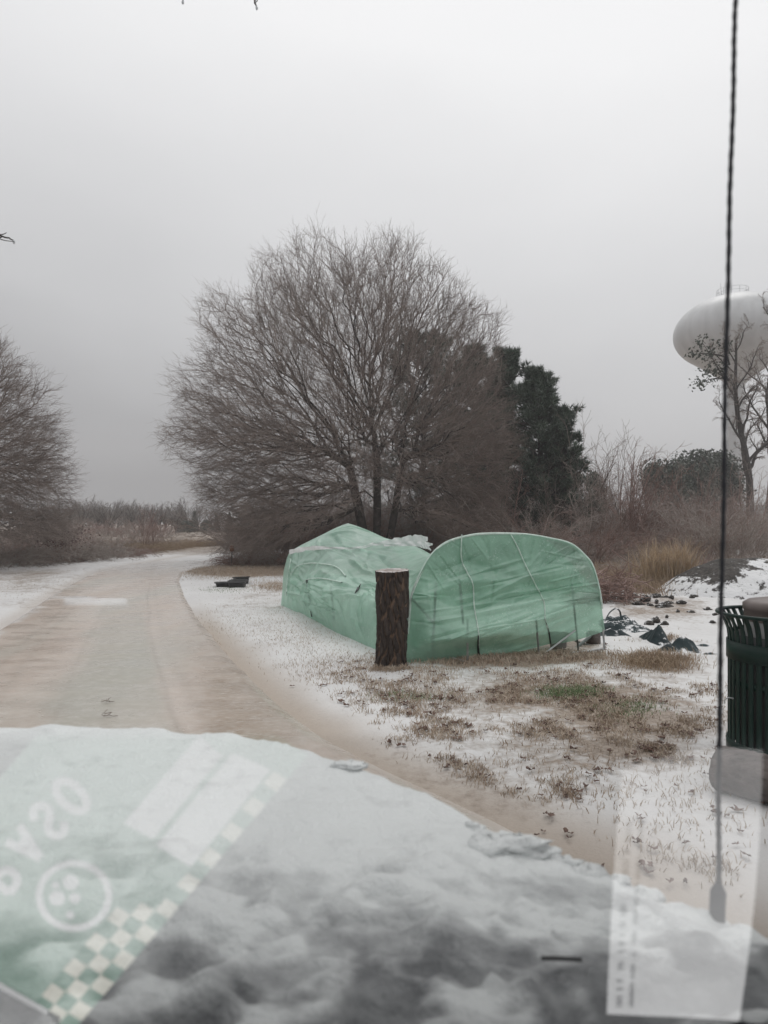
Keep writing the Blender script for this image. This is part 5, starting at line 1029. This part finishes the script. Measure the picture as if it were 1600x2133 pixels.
# ring emblem
cr_ = np.array((155, 1865)); rb = B(); th = np.linspace(0, 2*PI, 65)[:-1]
def ringpts(c, r): return np.array([dash(c[0]+r*math.cos(a), c[1]+r*.93*math.sin(a)) for a in th])
A1 = ringpts(cr_, 80); A2 = ringpts(cr_, 65); A1[:, 2] = A2[:, 2] = z0+.001; rb.add(np.concatenate([A1, A2]), gridF(2, 64, True)); 
for (dx, dy, r) in ((-7, -28, 17), (-35, 5, 17), (2, 5, 12), (-38, -22, 8), (-8, 40, 9)):
    a = ringpts(cr_+[dx, dy], r); a[:, 2] = z0+.001; c = a.mean(0); rb.add(np.vstack([a, [c]]), None, [(i, (i+1) % 64, 64) for i in range(64)])
items.append(rb.done('ring_emblem', M['pwhite'], smooth=False))
# lettering P A S O, as strokes (it reads the right way round on the card, mirrored in the glass)
glyph = {'P': [[(0, 0), (0, 1)], [(0, 1), (.35, 1), (.55, .88), (.58, .72), (.5, .56), (.3, .48), (0, .48)]], 'A': [[(0, 0), (.33, 1), (.66, 0)], [(.14, .38), (.52, .38)]],
         'S': [[(.58, .82), (.42, .97), (.2, .97), (.05, .8), (.12, .6), (.45, .42), (.56, .22), (.42, .03), (.18, .02), (.0, .2)]], 'O': [[(.33+.33*math.cos(a), .5+.5*math.sin(a)) for a in np.linspace(0, 2*PI, 17)]]}
org = {'P': (-38, 1808), 'A': (14, 1752), 'S': (62, 1698), 'O': (107, 1648)}
ex = np.array((45, -56.)); eu = np.array((58, 52.)); lt = B(); zs = .0011
for ch, o_ in org.items():
    for st_ in glyph[ch]:
        s_ = np.array(st_); px_ = np.array(o_)+s_[:, :1]*ex*.92+s_[:, 1:]*eu
        for q in ([smooth_poly(px_, 40)] if len(px_) > 3 else [np.linspace(px_[i], px_[i+1], 12) for i in range(len(px_)-1)]):
            zs += .00006; d_ = np.gradient(q, axis=0); d_ /= np.linalg.norm(d_, axis=1, keepdims=True)+1e-9; nn2 = np.stack([-d_[:, 1], d_[:, 0]], 1)*9
            l_ = np.array([dash(*p_) for p_ in q-nn2]); r_ = np.array([dash(*p_) for p_ in q+nn2]); V_ = np.stack([l_, r_], 1).reshape(-1, 3); V_[:, 2] = z0+zs; lt.add(V_, gridF(len(q), 2))
items.append(lt.done('lettering', M['pwhite'], smooth=False))
rebase(root, *items)
root = empty('receipt', dash(1430, 1850), 'long white paper slip mirrored in the windshield in front of the litter bin', 'paper'); items = []
outl_t = [(1296, 1604), (1400, 1572), (1500, 1558), (1589, 1562)]; outl_b = [(1264, 2112), (1360, 2116), (1450, 2120), (1540, 2126)]; sidew = lambda v_: 6*math.sin(v_*PI)
Tt = smooth_poly(outl_t, 12); Bb = smooth_poly(outl_b, 12); V_ = []
for v_ in np.linspace(0, 1, 24):
    for i in range(12):
        p_ = Tt[i]*(1-v_)+Bb[i]*v_; V_.append(dash(p_[0]+(i/11-.3)*14*math.sin(v_*PI), p_[1]))
V_ = np.array(V_); V_[:, 2] = 1.0525; items.append(mk('slip', np.concatenate([V_, V_-[0, 0, .0004]]), [np.concatenate([gridF(24, 12), gridF(24, 12)[:, ::-1]+288])], M['pwhite'], smooth=False))
pr_ = B()
for (xo, n_, wd) in ((24, 46, 7), (50, 52, 5)):
    for k in range(n_):
        v_ = .2+.78*k/n_
        if rng.random() < .2: continue
        p_ = Tt[0]*(1-v_)+Bb[0]*v_+[xo-4*math.sin(v_*PI), 0]; hh = 3.2*rng.uniform(.5, 1.2); q = np.array([dash(*a) for a in ((p_[0]-wd*rng.uniform(.5, 1), p_[1]-hh), (p_[0]+wd*rng.uniform(.5, 1), p_[1]-hh), (p_[0]+wd, p_[1]+hh), (p_[0]-wd, p_[1]+hh))]); q[:, 2] = 1.0532; pr_.add(q, [(0, 1, 2, 3)])
items.append(pr_.done('printed_rows', M['pgrey'], smooth=False)); rebase(root, *items)

# ------------------------------------------------------------------ haze
HAZE = 0.0013
if HAZE:
    hb = B().box((0, 188, 21), (1060, 430, 44)); m = bpy.data.materials.new('haze'); m.use_nodes = True; t = m.node_tree; t.nodes.clear(); o = N(t, 'ShaderNodeOutputMaterial'); pv = N(t, 'ShaderNodeVolumePrincipled')
    pv.inputs['Density'].default_value = HAZE; pv.inputs['Color'].default_value = (.95, .95, .96, 1); t.links.new(pv.outputs[0], o.inputs['Volume'])
    h = hb.done('haze', m, smooth=False); tag(h, 'thin grey winter haze', 'haze', kind='stuff')
